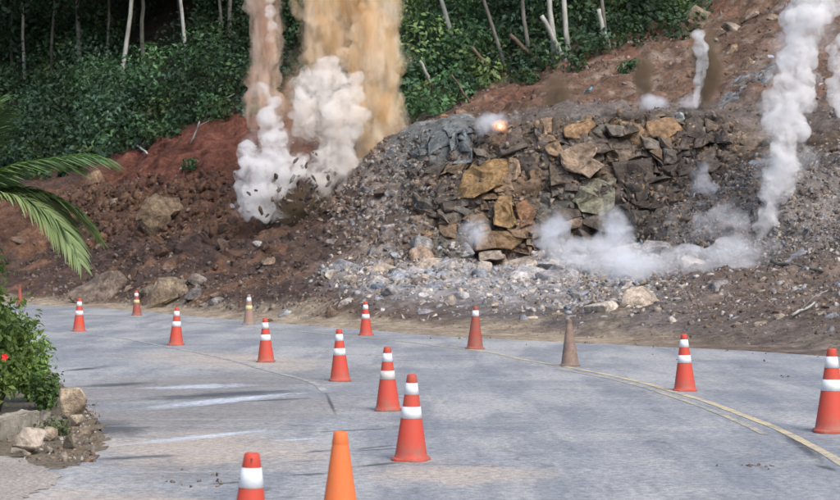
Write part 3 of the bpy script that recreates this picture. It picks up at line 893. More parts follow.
for k, (x, y, w, h, c, lab) in enumerate(BOULDERS):
    p, n = on_hill(x, y + h * 0.15)
    if w > 40: p = p + Vector((0, -0.35, 0.12))
    d = p.y
    me = hull_rock(700 + k, 16, (1.05, 0.9, 1.05), sub=3 if w > 40 else 2 if w > 24 else 1, rough=0.26 if w > 40 else 0.12, boxy=0.6)
    o = place_rock('boulder', me, p, n, (w / 2 * d / FPX * 1.05, w * 0.42 * d / FPX, h / 2 * d / FPX * 1.1), c, 0.05, rot=(0, random.uniform(-0.25, 0.25), random.uniform(-0.3, 0.3)))
    tag(o, lab, 'boulder')

# ------------------------------------------------------------------ leaves
def leaves(centres, radii, counts, size, cols, squash=0.8, up=0.35, shell=0.45):
    """vertex/face/colour arrays of folded leaf blades gathered in clumps"""
    ci = np.repeat(np.arange(len(centres)), counts)
    n = len(ci)
    d = RNG.normal(size=(n, 3)); d /= np.linalg.norm(d, axis=1, keepdims=True)
    r = (shell + (1 - shell) * RNG.random(n)) ** 0.8
    off = d * r[:, None] * radii[ci][:, None]; off[:, 2] *= squash
    pos = centres[ci] + off
    nrm = d * 0.7 + RNG.normal(size=(n, 3)) * 0.55 + np.array([0, -0.1, up]); nrm /= np.linalg.norm(nrm, axis=1, keepdims=True)
    t = np.cross(nrm, RNG.normal(size=(n, 3))); t /= np.linalg.norm(t, axis=1, keepdims=True)
    b = np.cross(nrm, t)
    s = size * RNG.uniform(0.6, 1.4, n)
    V = np.stack([pos - t * s[:, None] * 0.5, pos + b * (s * 0.26)[:, None] + nrm * (s * 0.06)[:, None], pos + t * s[:, None] * 0.5 - nrm * (s * 0.12)[:, None], pos - b * (s * 0.26)[:, None] + nrm * (s * 0.06)[:, None]], 1).reshape(-1, 3)
    F = np.arange(n * 4).reshape(-1, 4)
    C = np.repeat(cols[ci] * RNG.uniform(0.65, 1.4, (n, 1)), 4, 0)
    return V, F, C

def greens(n, kind=0):
    pal = np.array([(0.036, 0.074, 0.036), (0.046, 0.094, 0.042), (0.060, 0.112, 0.052), (0.032, 0.062, 0.036), (0.074, 0.108, 0.042), (0.052, 0.096, 0.064)])
    if kind == 1: pal = np.array([(0.028, 0.058, 0.028), (0.036, 0.072, 0.034), (0.024, 0.048, 0.026), (0.050, 0.080, 0.034)])
    return pal[RNG.integers(0, len(pal), n)] * RNG.uniform(0.75, 1.3, (n, 1))

# undergrowth over the wooded slope
w_und = smooth01(5.95, 6.2, TT) * (1 - smooth01(7.6, 8.0, TT)) * (PPX > -120) * (PPX < 800) * (1.0 + 1.2 * (TT < 6.9))
upos, un, ut, upx, _ = scatter(w_und, 1100)
edge_w = np.exp(-((TT - 5.97) / 0.2) ** 2) * (PPX > -120) * (PPX < 700)
epos, en, et, epx, _ = scatter(edge_w, 420)
cen = np.concatenate([upos, epos]); rad = np.concatenate([RNG.choice([0.45, 0.6, 0.8, 1.1, 1.5, 2.0], 1100, p=[.2, .25, .22, .18, .1, .05]) * RNG.uniform(0.8, 1.2, 1100), RNG.uniform(0.22, 0.75, 420)])
cen[:, 2] += rad * RNG.uniform(0.3, 0.95, len(rad))
V, F, C = leaves(cen, rad, np.maximum(30, (rad ** 2 * 150)).astype(int), 0.22, greens(len(cen)) * 1.15 * np.exp(0.35 * fbm(cen, 0.25, 77, 3) / 0.4)[:, None] * RNG.choice([0.65, 1.0, 1.45], (len(cen), 1), p=[.3, .4, .3]))
tag(link('undergrowth', np_mesh('undergrowth', V, F, C), M_LEAF), 'dense dark green bushes covering the slope under the trees', None, None, 'stuff')

# ------------------------------------------------------------------ trees
def tube(path, radii, sides=8):
    V, F = [], []
    n = len(path)
    for i, p in enumerate(path):
        t = (path[min(i + 1, n - 1)] - path[max(i - 1, 0)]).normalized()
        a = t.orthogonal().normalized() if i == 0 else (a - t * a.dot(t)).normalized()
        b = t.cross(a)
        for k in range(sides):
            q = 2 * math.pi * k / sides
            V.append(p + (a * math.cos(q) + b * math.sin(q)) * radii[i])
        if i:
            for k in range(sides):
                F.append(((i - 1) * sides + k, (i - 1) * sides + (k + 1) % sides, i * sides + (k + 1) % sides, i * sides + k))
    F.append(tuple(range(sides))[::-1]); F.append(tuple((n - 1) * sides + k for k in range(sides)))
    return V, F

def wood(paths):
    V, F = [], []
    for path, radii, sides in paths:
        v, f = tube(path, radii, sides)
        o = len(V); V += v; F += [tuple(i + o for i in q) for q in f]
    return pydata('wood', V, F, smooth=True)

def trunk_paths(height, r, bend, seed, top_frac=1.0, limbs=7, lean=(0, 0)):
    rr = random.Random(seed)
    n = 14
    path, radii = [], []
    for i in range(n + 1):
        t = i / n
        path.append(Vector((lean[0] * t * height + bend * math.sin(t * 3.0 + seed) * t + rr.uniform(-0.04, 0.04), lean[1] * t * height + rr.uniform(-0.05, 0.05), t * height * top_frac - (0.3 if i == 0 else 0))))
        radii.append(r * (1.25 if i == 0 else 1.0) * (1 - 0.62 * t))
    out = [(path, radii, 8)]
    for k in range(limbs):
        i = rr.randint(int(n * 0.45), n - 1)
        a = rr.uniform(0, 6.28); L = height * rr.uniform(0.12, 0.24)
        p0 = path[i]; pts = [p0 + Vector((math.cos(a) * L * s, math.sin(a) * L * s, L * (0.75 * s - 0.15 * s * s) + rr.uniform(-0.08, 0.08))) for s in (0, 0.3, 0.65, 1.0)]
        out.append((pts, [radii[i] * 0.5 * f for f in (1, 0.75, 0.5, 0.25)], 5))
    return out

def crown_mesh(seed, rad, nclump, per, size, kind):
    rr = np.random.default_rng(seed)
    d = rr.normal(size=(nclump, 3)); d /= np.linalg.norm(d, axis=1, keepdims=True)
    c = d * (rr.random((nclump, 1)) ** 0.45) * rad * np.array([1, 1, 0.85])
    V, F, C = leaves(c, rr.uniform(0.35, 0.8, nclump) * rad * 0.42, np.full(nclump, per), size, greens(nclump, kind))
    return np_mesh('crown', V, F, C)
CROWNS = [crown_mesh(40 + k, 3.0, 60, 110, 0.24, 1) for k in range(4)]

def tree(base, height, r, lean, bark, crown, seed, label, group, bend=0.25, crown_scale=1.0, cz=0.80):
    t = empty('forest_tree', base)
    link('trunk', wood(trunk_paths(height, r, bend, seed, lean=lean)), bark, t)
    c = link('crown', crown, M_LEAF, t)
    c.location = (lean[0] * height * cz, lean[1] * height * cz, height * cz)
    c.rotation_euler = (0, 0, seed * 1.7)
    c.scale = (crown_scale, crown_scale, crown_scale * 1.1)
    return tag(t, label, 'tree', group)

# trunks one can tell apart: base px, another px higher on the trunk, width px, bark, label
TREES = [
    (24, 72, 23, 0, 3.2, M_PALE_BARK, 'slim pale tree nearest the picture edge above the palm'),
    (12, 70, 10, 10, 3.0, M_GREY_BARK, 'dim grey tree next to the slim pale one'),
    (48, 70, 50, 15, 3.4, M_GREY_BARK, 'forked grey tree between the slim pale and the white leaning one'),
    (106, 62, 107, 10, 3.0, M_GREY_BARK, 'dull grey tree just left of the white leaning one'),
    (116, 80, 127, 0, 4.6, M_PALE_BARK, 'bright white tree leaning to the right above the bushes'),
    (187, 56, 183, 0, 3.6, M_PALE_BARK, 'pale slender tree between the white one and the smoke column'),
    (222, 30, 220, 0, 3.0, M_GREY_BARK, 'thin grey tree close beside the brown smoke column'),
    (457, 44, 444, 0, 4.2, M_PALE_BARK, 'pale crooked tree right of the ochre smoke column'),
    (506, 52, 489, 0, 3.6, M_GREY_BARK, 'grey tree leaning left with forked limbs'),
    (529, 45, 523, 0, 4.0, M_GREY_BARK, 'straight grey tree before the pair of pale trunks'),
    (555, 40, 551, 0, 5.2, M_PALE_BARK, 'thick pale tree, first of the pair'),
    (571, 36, 568, 0, 5.2, M_PALE_BARK, 'thick pale tree, second of the pair beside the stump'),
    (604, 26, 602, 0, 3.6, M_GREY_BARK, 'grey tree right behind the short broken trunk')]
for k, (bx, by, tx, ty, w, bark, lab) in enumerate(TREES):
    p, n = on_hill(bx, by + 16)
    d = p.y
    h = random.uniform(11.5, 14.5)
    lx = (tx - bx) / max(by - ty, 1)
    tree(p, h, w / 2 * d / FPX * 1.1, (lx, random.uniform(-0.02, 0.04)), bark, CROWNS[k % 4], 11 + k, lab, 'pale trunks at the wood edge', 0.12 if k != 7 else 0.5, random.uniform(0.8, 1.0), 0.86)
# the wood behind: rows of trees further up
k = 0
for row, (t0, n, h0) in enumerate([(6.75, 11, 10.5), (7.1, 12, 11.5), (7.45, 12, 12.5), (7.75, 12, 12.5)]):
    r = int(np.argmin(np.abs(rowt - t0)))
    for i in range(n):
        xx = -60 + (840) * (i + random.uniform(0.1, 0.9)) / n
        c = int(np.argmin(np.abs(px_cols - xx)))
        tree(Vector(TG[r, c]), h0 * random.uniform(0.75, 1.1), random.uniform(0.08, 0.14), (random.uniform(-0.05, 0.05), 0.0), M_GREY_BARK, CROWNS[k % 4], 60 + k,
             'dark leafy forest tree in the shade behind the pale trunks', 'dark trees of the wood behind', 0.3, random.uniform(0.95, 1.25), random.uniform(0.55, 0.75))
        k += 1

# broken trunks, fallen logs and sticks on the slope
SNAGS = [
    ('broken_trunk', (562, 56), (542, 15), 5.6, M_PALE_BARK, 'pale broken trunk leaning left above the bench'),
    ('broken_trunk', (607, 45), (598, 8), 5.0, M_PALE_BARK, 'short pale broken trunk with its root clod bared'),
    ('broken_trunk', (430, 85), (420, 60), 3.4, M_PALE_BARK, 'small pale snag in the bushes right of the ochre smoke'),
    ('fallen_log', (540, 63), (510, 34), 5.0, M_BROWN_WOOD, 'brown fallen log sloping through the bushes'),
    ('fallen_log', (499, 73), (471, 47), 4.0, M_BROWN_WOOD, 'thinner brown fallen log left of the other'),
    ('fallen_log', (468, 101), (452, 74), 2.4, M_BROWN_WOOD, 'thin brown stick standing at the lower bush edge'),
    ('dead_branch', (190, 142), (200, 122), 1.8, M_PALE_BARK, 'thin pale dead branch on the red earth bank'),
    ('dead_branch', (215, 107), (232, 100), 2.4, M_PALE_BARK, 'pale branch lying at the bush edge over red earth'),
    ('dead_branch', (132, 142), (152, 153), 2.2, M_PALE_BARK, 'bent pale branch over the dark slope'),
    ('fallen_log', (770, 262), (822, 272), 4.0, M_GREY_BARK, 'grey green log lying across the crushed heap'),
    ('dead_branch', (792, 318), (818, 304), 2.6, M_PALE_BARK, 'pale branch lying on the heap near the road')]
for k, (nm, a, b, w, bark, lab) in enumerate(SNAGS):
    p, n = on_hill(*a)
    d = p.y
    lying = nm != 'broken_trunk' and k > 6
    if lying:
        q, n2_ = on_hill(*b)
        p = p + n * 0.08; q = q + n2_ * 0.10
    else:
        q = P(b[0], b[1], d - 0.3)
    pts = [p.lerp(q, s / 6) - p + Vector((random.uniform(-1, 1), random.uniform(-1, 1), random.uniform(-1, 1))) * 0.03 for s in range(7)]
    if not lying: pts[0] = pts[0] + (p - q).normalized() * 0.25
    r = w / 2 * d / FPX
    paths = [(pts, [r * (1.1 - 0.3 * s / 6) for s in range(7)], 8)]
    if nm == 'dead_branch':
        paths.append(([pts[3], pts[3] + Vector((0.2, -0.05, 0.25)), pts[3] + Vector((0.5, -0.05, 0.4))], [r * 0.6, r * 0.4, r * 0.2], 5))
    o = link(nm, wood(paths), bark, None, p)
    tag(o, lab, 'log' if nm == 'fallen_log' else ('branch' if nm == 'dead_branch' else 'tree trunk'))
# low green tufts on the reddish slope
for x, y, s in [(626, 70, 0.35), (632, 66, 0.25), (188, 168, 0.35)]:
    p, n = on_hill(x, y)
    V, F, C = leaves(np.array([[0, 0, s * 0.5]]), np.array([s]), np.array([140]), 0.14, np.array([(0.05, 0.11, 0.05)]))
    tag(link('weed_tuft', np_mesh('weed_tuft', V, F, C), M_LEAF, None, p), {626: 'green weed tuft on the upper reddish slope', 632: 'smaller weed tuft touching the larger one on the reddish slope', 188: 'weed tuft under the pale dead branch on the red bank'}[x], 'weed')

# ------------------------------------------------------------------ roadside bush, palm and stones at the left
def stem_bush(name, base, stems, height, spread, size, col, label, nleaf=60):
    t = empty(name, base)
    paths, VV, FF, CC, off = [], [], [], [], 0
    for s in range(stems):
        a = random.uniform(0, 6.28); L = height * random.uniform(0.6, 1.05); sp = spread * random.uniform(0.3, 1.0)
        pts = [Vector((math.cos(a) * sp * u ** 1.4, math.sin(a) * sp * u ** 1.4, L * u - 0.25 * sp * u * u)) for u in (0, 0.25, 0.5, 0.75, 1.0)]
        paths.append((pts, [0.009, 0.007, 0.006, 0.004, 0.002], 5))
        c = np.array([pts[1].lerp(pts[4], random.random() ** 0.8)[:] for _ in range(9)])
        V, F, C = leaves(c, RNG.uniform(0.08, 0.2, len(c)), np.full(len(c), nleaf // 9 + 1), size, np.tile(np.array(col), (len(c), 1)) * RNG.uniform(0.6, 1.4, (len(c), 1)), 1.0, 0.5, 0.1)
        VV.append(V); FF.append(F + off); CC.append(C); off += len(V)
    link('stems', wood(paths), M_BROWN_WOOD, t)
    link('leaves', np_mesh('leaves', np.concatenate(VV), np.concatenate(FF), np.concatenate(CC)), M_LEAF, t)
    return tag(t, label, 'bush')
stem_bush('roadside_bush', G(0, 412), 40, 1.28, 0.5, 0.075, (0.26, 0.36, 0.11), 'leafy green roadside bush with a red flower below the palm', 90)
stem_bush('roadside_bush', G(-30, 420), 44, 2.0, 0.42, 0.08, (0.21, 0.31, 0.10), 'taller leafy bush cut by the picture edge', 90)
stem_bush('roadside_bush', G(28, 402), 34, 0.80, 0.42, 0.065, (0.20, 0.30, 0.09), 'lighter airy bush reaching towards the asphalt beside the kerb', 80)
stem_bush('low_weed', G(46, 410), 22, 0.42, 0.22, 0.06, (0.11, 0.18, 0.06), 'low green weed growing between the bush and the stone kerb', 50)
stem_bush('low_weed', G(58, 436), 10, 0.16, 0.16, 0.04, (0.085, 0.115, 0.05), 'sparse weed among the broken roadside stones', 30)

def red_flower(x, y, d):
    p = P(x, y, d)
    m, nt, out = new_mat('red_petal'); principled(nt, out, (0.62, 0.02, 0.02), 0.6)
    V, F = [], []
    for k in range(5):
        a = k * 2 * math.pi / 5
        u = Vector((math.cos(a), -0.35, math.sin(a))); s = Vector((-math.sin(a), 0, math.cos(a)))
        o = len(V)
        V += [Vector((0, 0, 0)), u * 0.022 + s * 0.016, u * 0.042 + Vector((0, 0.012, 0)), u * 0.022 - s * 0.016]
        F.append((o, o + 1, o + 2, o + 3))
    tag(link('red_flower', pydata('red_flower', V, F), m, None, p), 'small red flower on the roadside bush', 'flower')
red_flower(5, 357, 18.6)

def frond(length, droop, width, col, seed, pairs=44):
    """rachis along +X curving down; returns two meshes"""
    rr = random.Random(seed)
    path = []
    for i in range(13):
        u = i / 12
        path.append(Vector((length * (u - 0.10 * u * u), 0, length * (0.55 * u - droop * u * u))))
    rach = wood([(path, [0.014 * (1 - 0.85 * i / 12) for i in range(13)], 6)])
    V, F, C = [], [], []
    for k in range(pairs):
        u = 0.16 + 0.84 * k / (pairs - 1)
        i = min(int(u * 12), 11); f = u * 12 - i
        p = path[i].lerp(path[i + 1], f); t = (path[i + 1] - path[i]).normalized()
        for sd in (-1, 1):
            L = width * (math.sin(math.pi * (0.12 + 0.80 * u)) ** 0.7) * rr.uniform(0.85, 1.1)
            side = Vector((0, sd, 0)); upv = side.cross(t) * -sd
            dirn = (t * (0.75 + 0.3 * u) + side * 0.9 + Vector((0, 0, 0.28 + rr.uniform(-0.1, 0.1)))).normalized()
            wv = t.cross(dirn).cross(dirn).normalized() * 0.021
            pts = []
            for s in (0, 0.35, 0.7, 1.0):
                q = p + dirn * L * s + Vector((0, 0, -0.42 * L * s * s))
                ww = wv * (0.6 if s == 0 else 1.0 if s < 0.5 else 0.75 if s < 0.9 else 0.08)
                pts += [q + ww, q - ww]
            o = len(V); V += pts
            for a in (0, 2, 4): F.append((o + a, o + a + 1, o + a + 3, o + a + 2))
            c = np.array(col) * rr.uniform(0.7, 1.35)
            C += [c] * 8
    return rach, np_mesh('leaflets', np.array([v[:] for v in V]), np.array(F), np.array(C))

def palm():
    pb = G(-42, 424)
    t = empty('palm', pb)
    h = 2.34
    tr = [Vector((0.02 * math.sin(i), 0, h * i / 8 - (0.1 if i == 0 else 0))) for i in range(9)]
    link('trunk', wood([(tr, [0.10 - 0.004 * i + 0.008 * (i % 2) for i in range(9)], 10)]), M_GREY_BARK, t)
    specs = [  # azimuth, length, droop, width, lift tilt
        (0.10, 1.70, 0.36, 0.78, -0.12, (0.16, 0.26, 0.12)), (0.35, 1.62, 0.80, 0.52, -0.05, (0.18, 0.27, 0.11)), (-0.30, 1.60, 0.90, 0.50, 0.02, (0.21, 0.27, 0.12)),
        (0.45, 1.15, 0.25, 0.45, -0.80, (0.14, 0.22, 0.10)), (-0.8, 1.4, 0.3, 0.42, -0.55, (0.06, 0.11, 0.05)), (2.2, 1.5, 0.5, 0.45, -0.2, (0.055, 0.105, 0.045)),
        (0.0, 1.45, 0.55, 0.60, -0.30, (0.15, 0.24, 0.10)), (0.22, 1.55, 0.62, 0.55, 0.05, (0.16, 0.24, 0.10)), (-0.12, 1.5, 0.75, 0.55, 0.10, (0.17, 0.24, 0.11)), (0.6, 1.4, 0.7, 0.5, 0.0, (0.15, 0.23, 0.10)),
        (0.3, 1.25, 0.30, 0.55, -0.95, (0.16, 0.25, 0.10)), (-0.4, 1.2, 0.30, 0.5, -1.05, (0.15, 0.24, 0.10)),
        (3.4, 1.5, 0.45, 0.45, -0.3, (0.055, 0.105, 0.045)), (4.3, 1.5, 0.6, 0.45, -0.1, (0.055, 0.105, 0.045)), (1.4, 1.5, 0.6, 0.45, -0.2, (0.055, 0.105, 0.045))]
    for k, (az, L, dr, w, tilt, c) in enumerate(specs):
        r, l = frond(L, dr, w, c, 90 + k)
        f = link('frond', r, M_LEAF_STEM, t)
        f.location = (0, 0, h - 0.03); f.rotation_euler = (0, tilt, az)
        link('leaflets', l, M_LEAF, f)
    tag(t, 'small palm with arching fronds reaching in over the bush', 'palm')
m_, nt_, out_ = new_mat('frond_stem'); principled(nt_, out_, (0.11, 0.15, 0.06), 0.6); M_LEAF_STEM = m_
palm()

# stone kerb and broken stones
m_, nt_, out_ = new_mat('kerb_stone')
v_ = coords(nt_, world=True)
c_ = mixc(nt_, ramp(nt_, noise(nt_, v_, 4, 5, 0.65), 0.35, 0.7), (0.36, 0.33, 0.27), (0.17, 0.15, 0.12))
principled(nt_, out_, c_, 0.9, bump(nt_, noise(nt_, v_, 25, 5, 0.7), 0.7, 0.02), 0.2)
M_KERB = m_
def box_mesh(lx, ly, lz, bev, seed=0, rough=0.0):
    bm = bmesh.new(); bmesh.ops.create_cube(bm, size=1.0)
    for v in bm.verts: v.co = Vector((v.co.x * lx, v.co.y * ly, (v.co.z + 0.5) * lz))
    bmesh.ops.bevel(bm, geom=bm.edges[:], offset=bev, segments=2, affect='EDGES')
    bmesh.ops.subdivide_edges(bm, edges=[e for e in bm.edges if e.calc_length() > 0.1], cuts=3, use_grid_fill=True)
    if rough:
        co = np.array([v.co[:] for v in bm.verts]); n = np.stack([fbm(co + seed + k * 9, 7.0, seed + k, 3) for k in range(3)], 1) * rough
        for v, a in zip(bm.verts, n): v.co += Vector(a)
    me = bpy.data.meshes.new('block'); bm.to_mesh(me); bm.free()
    return me
ka, kb = G(30, 430), G(-40, 452)
kd = (kb - ka)
kerb = empty('stone_kerb', (ka + kb) / 2, math.atan2(kd.y, kd.x))
tag(kerb, 'low rough stone kerb wall in front of the roadside bush', 'kerb')
for k in range(3):
    L = kd.length / 3
    o = link('kerb_stone', box_mesh(L - 0.025, 0.20, 0.235, 0.02, 30 + k, 0.025), M_KERB, kerb)
    o.location = (-kd.length / 2 + L * (k + 0.5), 0, -0.02); o.rotation_euler = (0, 0.02 * (k - 1), 0.03 * (k - 1))

STONES = [
    (72, 402, 34, 36, (0.37, 0.30, 0.22), 'upright cream stone at the end of the kerb'),
    (32, 440, 46, 30, (0.34, 0.29, 0.24), 'large pale slab tilted beside the kerb'),
    (56, 424, 28, 18, (0.24, 0.21, 0.175), 'grey brown stone behind the tilted slab'),
    (66, 442, 28, 16, (0.26, 0.22, 0.17), 'flat tan stone on the broken verge'),
    (50, 450, 14, 9, (0.28, 0.25, 0.21), 'small grey stone in front of the tilted slab'),
    (44, 416, 18, 12, (0.22, 0.2, 0.17), 'dull stone tucked under the weeds'),
    (86, 430, 18, 12, (0.25, 0.2, 0.15), 'small brown stone near the asphalt edge'),
    (18, 452, 22, 14, (0.31, 0.27, 0.22), 'broad tan stone on the pale pavement edge'),
    (48, 434, 20, 16, (0.33, 0.27, 0.2), 'ochre stone wedged behind the tilted slab'),
    (76, 420, 20, 14, (0.27, 0.225, 0.17), 'brown stone at the foot of the upright cream one'),
    (62, 456, 16, 9, (0.24, 0.205, 0.17), 'low dull stone furthest out on the broken verge'),
    (92, 440, 14, 9, (0.2, 0.165, 0.13), 'dark stone on the asphalt side of the pile'),
    (12, 438, 16, 10, (0.30, 0.26, 0.21), 'pale stone leaning on the kerb wall')]
for k, (x, y, w, h, c, lab) in enumerate(STONES):
    p = G(x, y + h / 2)
    d = p.y
    me = hull_rock(900 + k, 11, (1, 0.9, 1), sub=1, rough=0.08)
    o = place_rock('roadside_stone', me, p + Vector((0, 0.06, h * 0.5 * d / FPX)), (0, 0, 1), (w / 2 * d / FPX, w * 0.45 * d / FPX, h / 2 * d / FPX * 1.1), c, 0.1, rot=(0, random.uniform(-0.3, 0.3), random.uniform(-0.4, 0.4)))
    tag(o, lab, 'stone')
# crumbs on the broken verge
nn_ = 420
uu = RNG.random((nn_, 2))
pp = []
for a, b in uu:
    x, y = 20 + 85 * a, 405 + 58 * b
    q = G(min(x, 96 - 0.2 * abs(y - 435)) + RNG.normal() * 4, y)
    pp.append((q.x, q.y, 0.0))
rock_mass('verge_crumbs', np.array(pp), RNG.uniform(0.008, 0.045, nn_), PALETTE_BROWN[RNG.integers(0, 6, nn_)] * 1.1, 'soil crumbs and chips around the broken roadside stones')
# clods thrown onto the asphalt
cl = [(x, y) for x, y in zip(RNG.uniform(380, 840, 150), RNG.uniform(338, 372, 150)) if y < np.interp(x, EDGE_X, EDGE_Y) + 14 * RNG.random() ** 2 + 1] + [(788 + RNG.normal() * 7, 377 + RNG.normal() * 0.8) for _ in range(14)] + [(756 + RNG.normal() * 12, 467 + RNG.normal()) for _ in range(14)] + [(200 + RNG.uniform(-40, 60), 480 + RNG.normal() * 5) for _ in range(24)]
cp = np.array([G(x, y)[:] for x, y in cl])
rock_mass('road_clods', cp, RNG.uniform(0.008, 0.04, len(cp)), PALETTE_BROWN[RNG.integers(0, 4, len(cp))] * 0.9, 'crumbs of earth lying on the asphalt')

# ------------------------------------------------------------------ traffic cones
def cone_mat(name, c, dirt, dirtc=(0.20, 0.15, 0.12), rough=0.68):
    m, nt, out = new_mat(name)
    info = nt.nodes.new('ShaderNodeObjectInfo')
    tc = nt.nodes.new('ShaderNodeNewGeometry').outputs['Position']
    f = ramp(nt, noise(nt, tc, 6.0, 6, 0.7), 0.62 - dirt * 0.5, 0.95 - dirt * 0.4)
    g = ramp(nt, noise(nt, tc, 35.0, 4, 0.75), 0.42, 0.78, 0.0, 0.5 + dirt * 0.5)
    col = mixc(nt, f, c, dirtc)
    col = mixc(nt, g, col, dirtc)
    ocz = nt.nodes.new('ShaderNodeSeparateXYZ'); nt.links.new(nt.nodes.new('ShaderNodeTexCoord').outputs['Object'], ocz.inputs[0])
    low = math_(nt, 'MULTIPLY', ramp(nt, ocz.outputs['Z'], 0.02, 0.22, 1.0, 0.0), ramp(nt, noise(nt, tc, 12.0, 4, 0.7), 0.3, 0.65, 0.0, 0.75))
    col = mixc(nt, low, col, tuple(0.5 * v + 0.5 * w for v, w in zip(dirtc, (0.22, 0.17, 0.14))))
    principled(nt, out, col, rough, bump(nt, noise(nt, tc, 18, 3), 0.15, 0.01), 0.4)
    return m
C_RED = cone_mat('cone_red', (0.49, 0.056, 0.034), 0.34, (0.30, 0.09, 0.06))
C_ORANGE = cone_mat('cone_orange', (0.62, 0.15, 0.04), 0.15, (0.50, 0.17, 0.08))
C_DULL = cone_mat('cone_dull', (0.30, 0.055, 0.035), 0.45, (0.20, 0.10, 0.075))
C_DIRTY = cone_mat('cone_dirty', (0.30, 0.14, 0.10), 0.75, (0.24, 0.185, 0.15))
C_MUD = cone_mat('cone_mud', (0.25, 0.17, 0.135), 0.5, (0.115, 0.085, 0.07))
B_WHITE = cone_mat('band_white', (0.66, 0.68, 0.71), 0.10, (0.45, 0.54, 0.52), 0.4)
B_YELLOW = cone_mat('band_yellowed', (0.55, 0.50, 0.25), 0.3, (0.4, 0.35, 0.24))
B_GREY = cone_mat('band_grey', (0.58, 0.56, 0.54), 0.35, (0.35, 0.31, 0.28))
B_PALE = cone_mat('band_faded', (0.33, 0.25, 0.20), 0.6, (0.26, 0.2, 0.165))

def lathe(profile, n=32):
    V, F = [], []
    for r, z in profile:
        for k in range(n):
            a = 2 * math.pi * k / n
            V.append((r * math.cos(a), r * math.sin(a), z))
    for i in range(len(profile) - 1):
        for k in range(n):
            F.append((i * n + k, i * n + (k + 1) % n, (i + 1) * n + (k + 1) % n, (i + 1) * n + k))
    return pydata('lathe', V, F, smooth=True)

CH = 0.75
def rad_at(z): return 0.142 - (0.142 - 0.043) * (z - 0.03) / (0.715 - 0.03)
def band_me(z0, z1):
    e = 0.0025
    return lathe([(rad_at(z0) - 0.004, z0), (rad_at(z0) + e, z0 + 0.001), (rad_at(z1) + e, z1 - 0.001), (rad_at(z1) - 0.004, z1)])
ME_BODY = lathe([(0.150, 0.028), (0.1435, 0.034), (rad_at(0.07), 0.07), (rad_at(0.4), 0.4), (rad_at(0.677), 0.677)])
ME_COLLAR = lathe([(rad_at(0.677), 0.677), (rad_at(0.68) + 0.002, 0.681), (rad_at(0.715), 0.722), (0.040, 0.742), (0.033, 0.75), (0.024, 0.748), (0.022, 0.70), (0.02, 0.60)])
def base_me():
    bm = bmesh.new()
    n = 40; R = 0.157
    for z, rr in ((0.0, R), (0.018, R), (0.027, R - 0.008), (0.0285, 0.140)):
        for k in range(n):
            a = 2 * math.pi * k / n
            q = (abs(math.cos(a)) ** 5 + abs(math.sin(a)) ** 5) ** (-1 / 5) if z < 0.0284 else 1.0
            q = min(q, 1.13)
            bm.verts.new((rr * q * math.cos(a), rr * q * math.sin(a), z))
    bm.verts.ensure_lookup_table()
    for i in range(3):
        for k in range(n):
            bm.faces.new([bm.verts[i * n + k], bm.verts[i * n + (k + 1) % n], bm.verts[(i + 1) * n + (k + 1) % n], bm.verts[(i + 1) * n + k]])
    me = bpy.data.meshes.new('cone_base'); bm.to_mesh(me); bm.free()
    return me
ME_BASE = base_me()
ME_B1, ME_B2 = band_me(0.575, 0.677), band_me(0.370, 0.472)
ME_SLOT = box_mesh(0.012, 0.012, 0.045, 0.004)
def with_mat(me, mat):
    c = me.copy(); c.materials.clear(); c.materials.append(mat); return c
MC = {}
def mm(me, mat):
    k = (me.name, mat.name)
    if k not in MC: MC[k] = with_mat(me, mat)
    return MC[k]
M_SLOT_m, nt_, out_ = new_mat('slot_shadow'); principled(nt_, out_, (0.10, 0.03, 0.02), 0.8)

CONES = [  # x px, base y px, height px, body, collar, bands, label
    (248, 603, 147, C_RED, C_RED, (B_WHITE, B_WHITE), 'red white traffic cone cut off at the bottom edge'),
    (340, 562, 128, C_ORANGE, C_ORANGE, None, 'plain orange traffic cone without any white bands'),
    (411, 462, 86, C_RED, C_RED, (B_WHITE, B_WHITE), 'tall red white cone, closest whole cone, right of the plain orange one'),
    (388, 412, 64, C_RED, C_RED, (B_WHITE, B_GREY), 'red cone with a greyed lower band, second whole cone of the near row'),
    (340, 382, 52, C_RED, C_RED, (B_WHITE, B_WHITE), 'red white cone above the plain orange one, third of the near row'),
    (266, 363, 44, C_RED, C_RED, (B_WHITE, B_WHITE), 'red white cone standing at the end of the faded edge line'),
    (176, 346, 38, C_RED, C_RED, (B_WHITE, B_WHITE), 'red white cone on the faded edge line left of the wet streaks'),
    (79, 332, 33, C_RED, C_RED, (B_WHITE, B_WHITE), 'red white cone by itself near the roadside bush'),
    (20, 305.5, 18.5, C_DULL, C_DULL, None, 'dull red cone half hidden behind the palm'),
    (137, 316, 25, C_DULL, C_RED, (B_WHITE, B_YELLOW), 'dull red cone with a yellowed band below the tan boulders'),
    (249, 325, 30, C_DIRTY, C_DIRTY, (B_WHITE, B_YELLOW), 'grimy greyish cone with a yellowed band on the sandy verge'),
    (366, 336, 34, C_RED, C_RED, (B_WHITE, B_WHITE), 'red white cone standing before the pale rubble'),
    (475, 350, 43, C_DULL, C_DULL, (B_WHITE, None), 'brick red dirty cone with only one white band'),
    (570, 367, 47, C_MUD, C_MUD, None, 'mud caked beige cone with no clear bands on the centre line'),
    (685, 392, 57, C_RED, C_RED, (B_WHITE, B_WHITE), 'red white cone standing on the double yellow line'),
    (831, 434, 84, C_RED, C_RED, (B_WHITE, B_WHITE), 'red white cone at the far right edge of the road')]
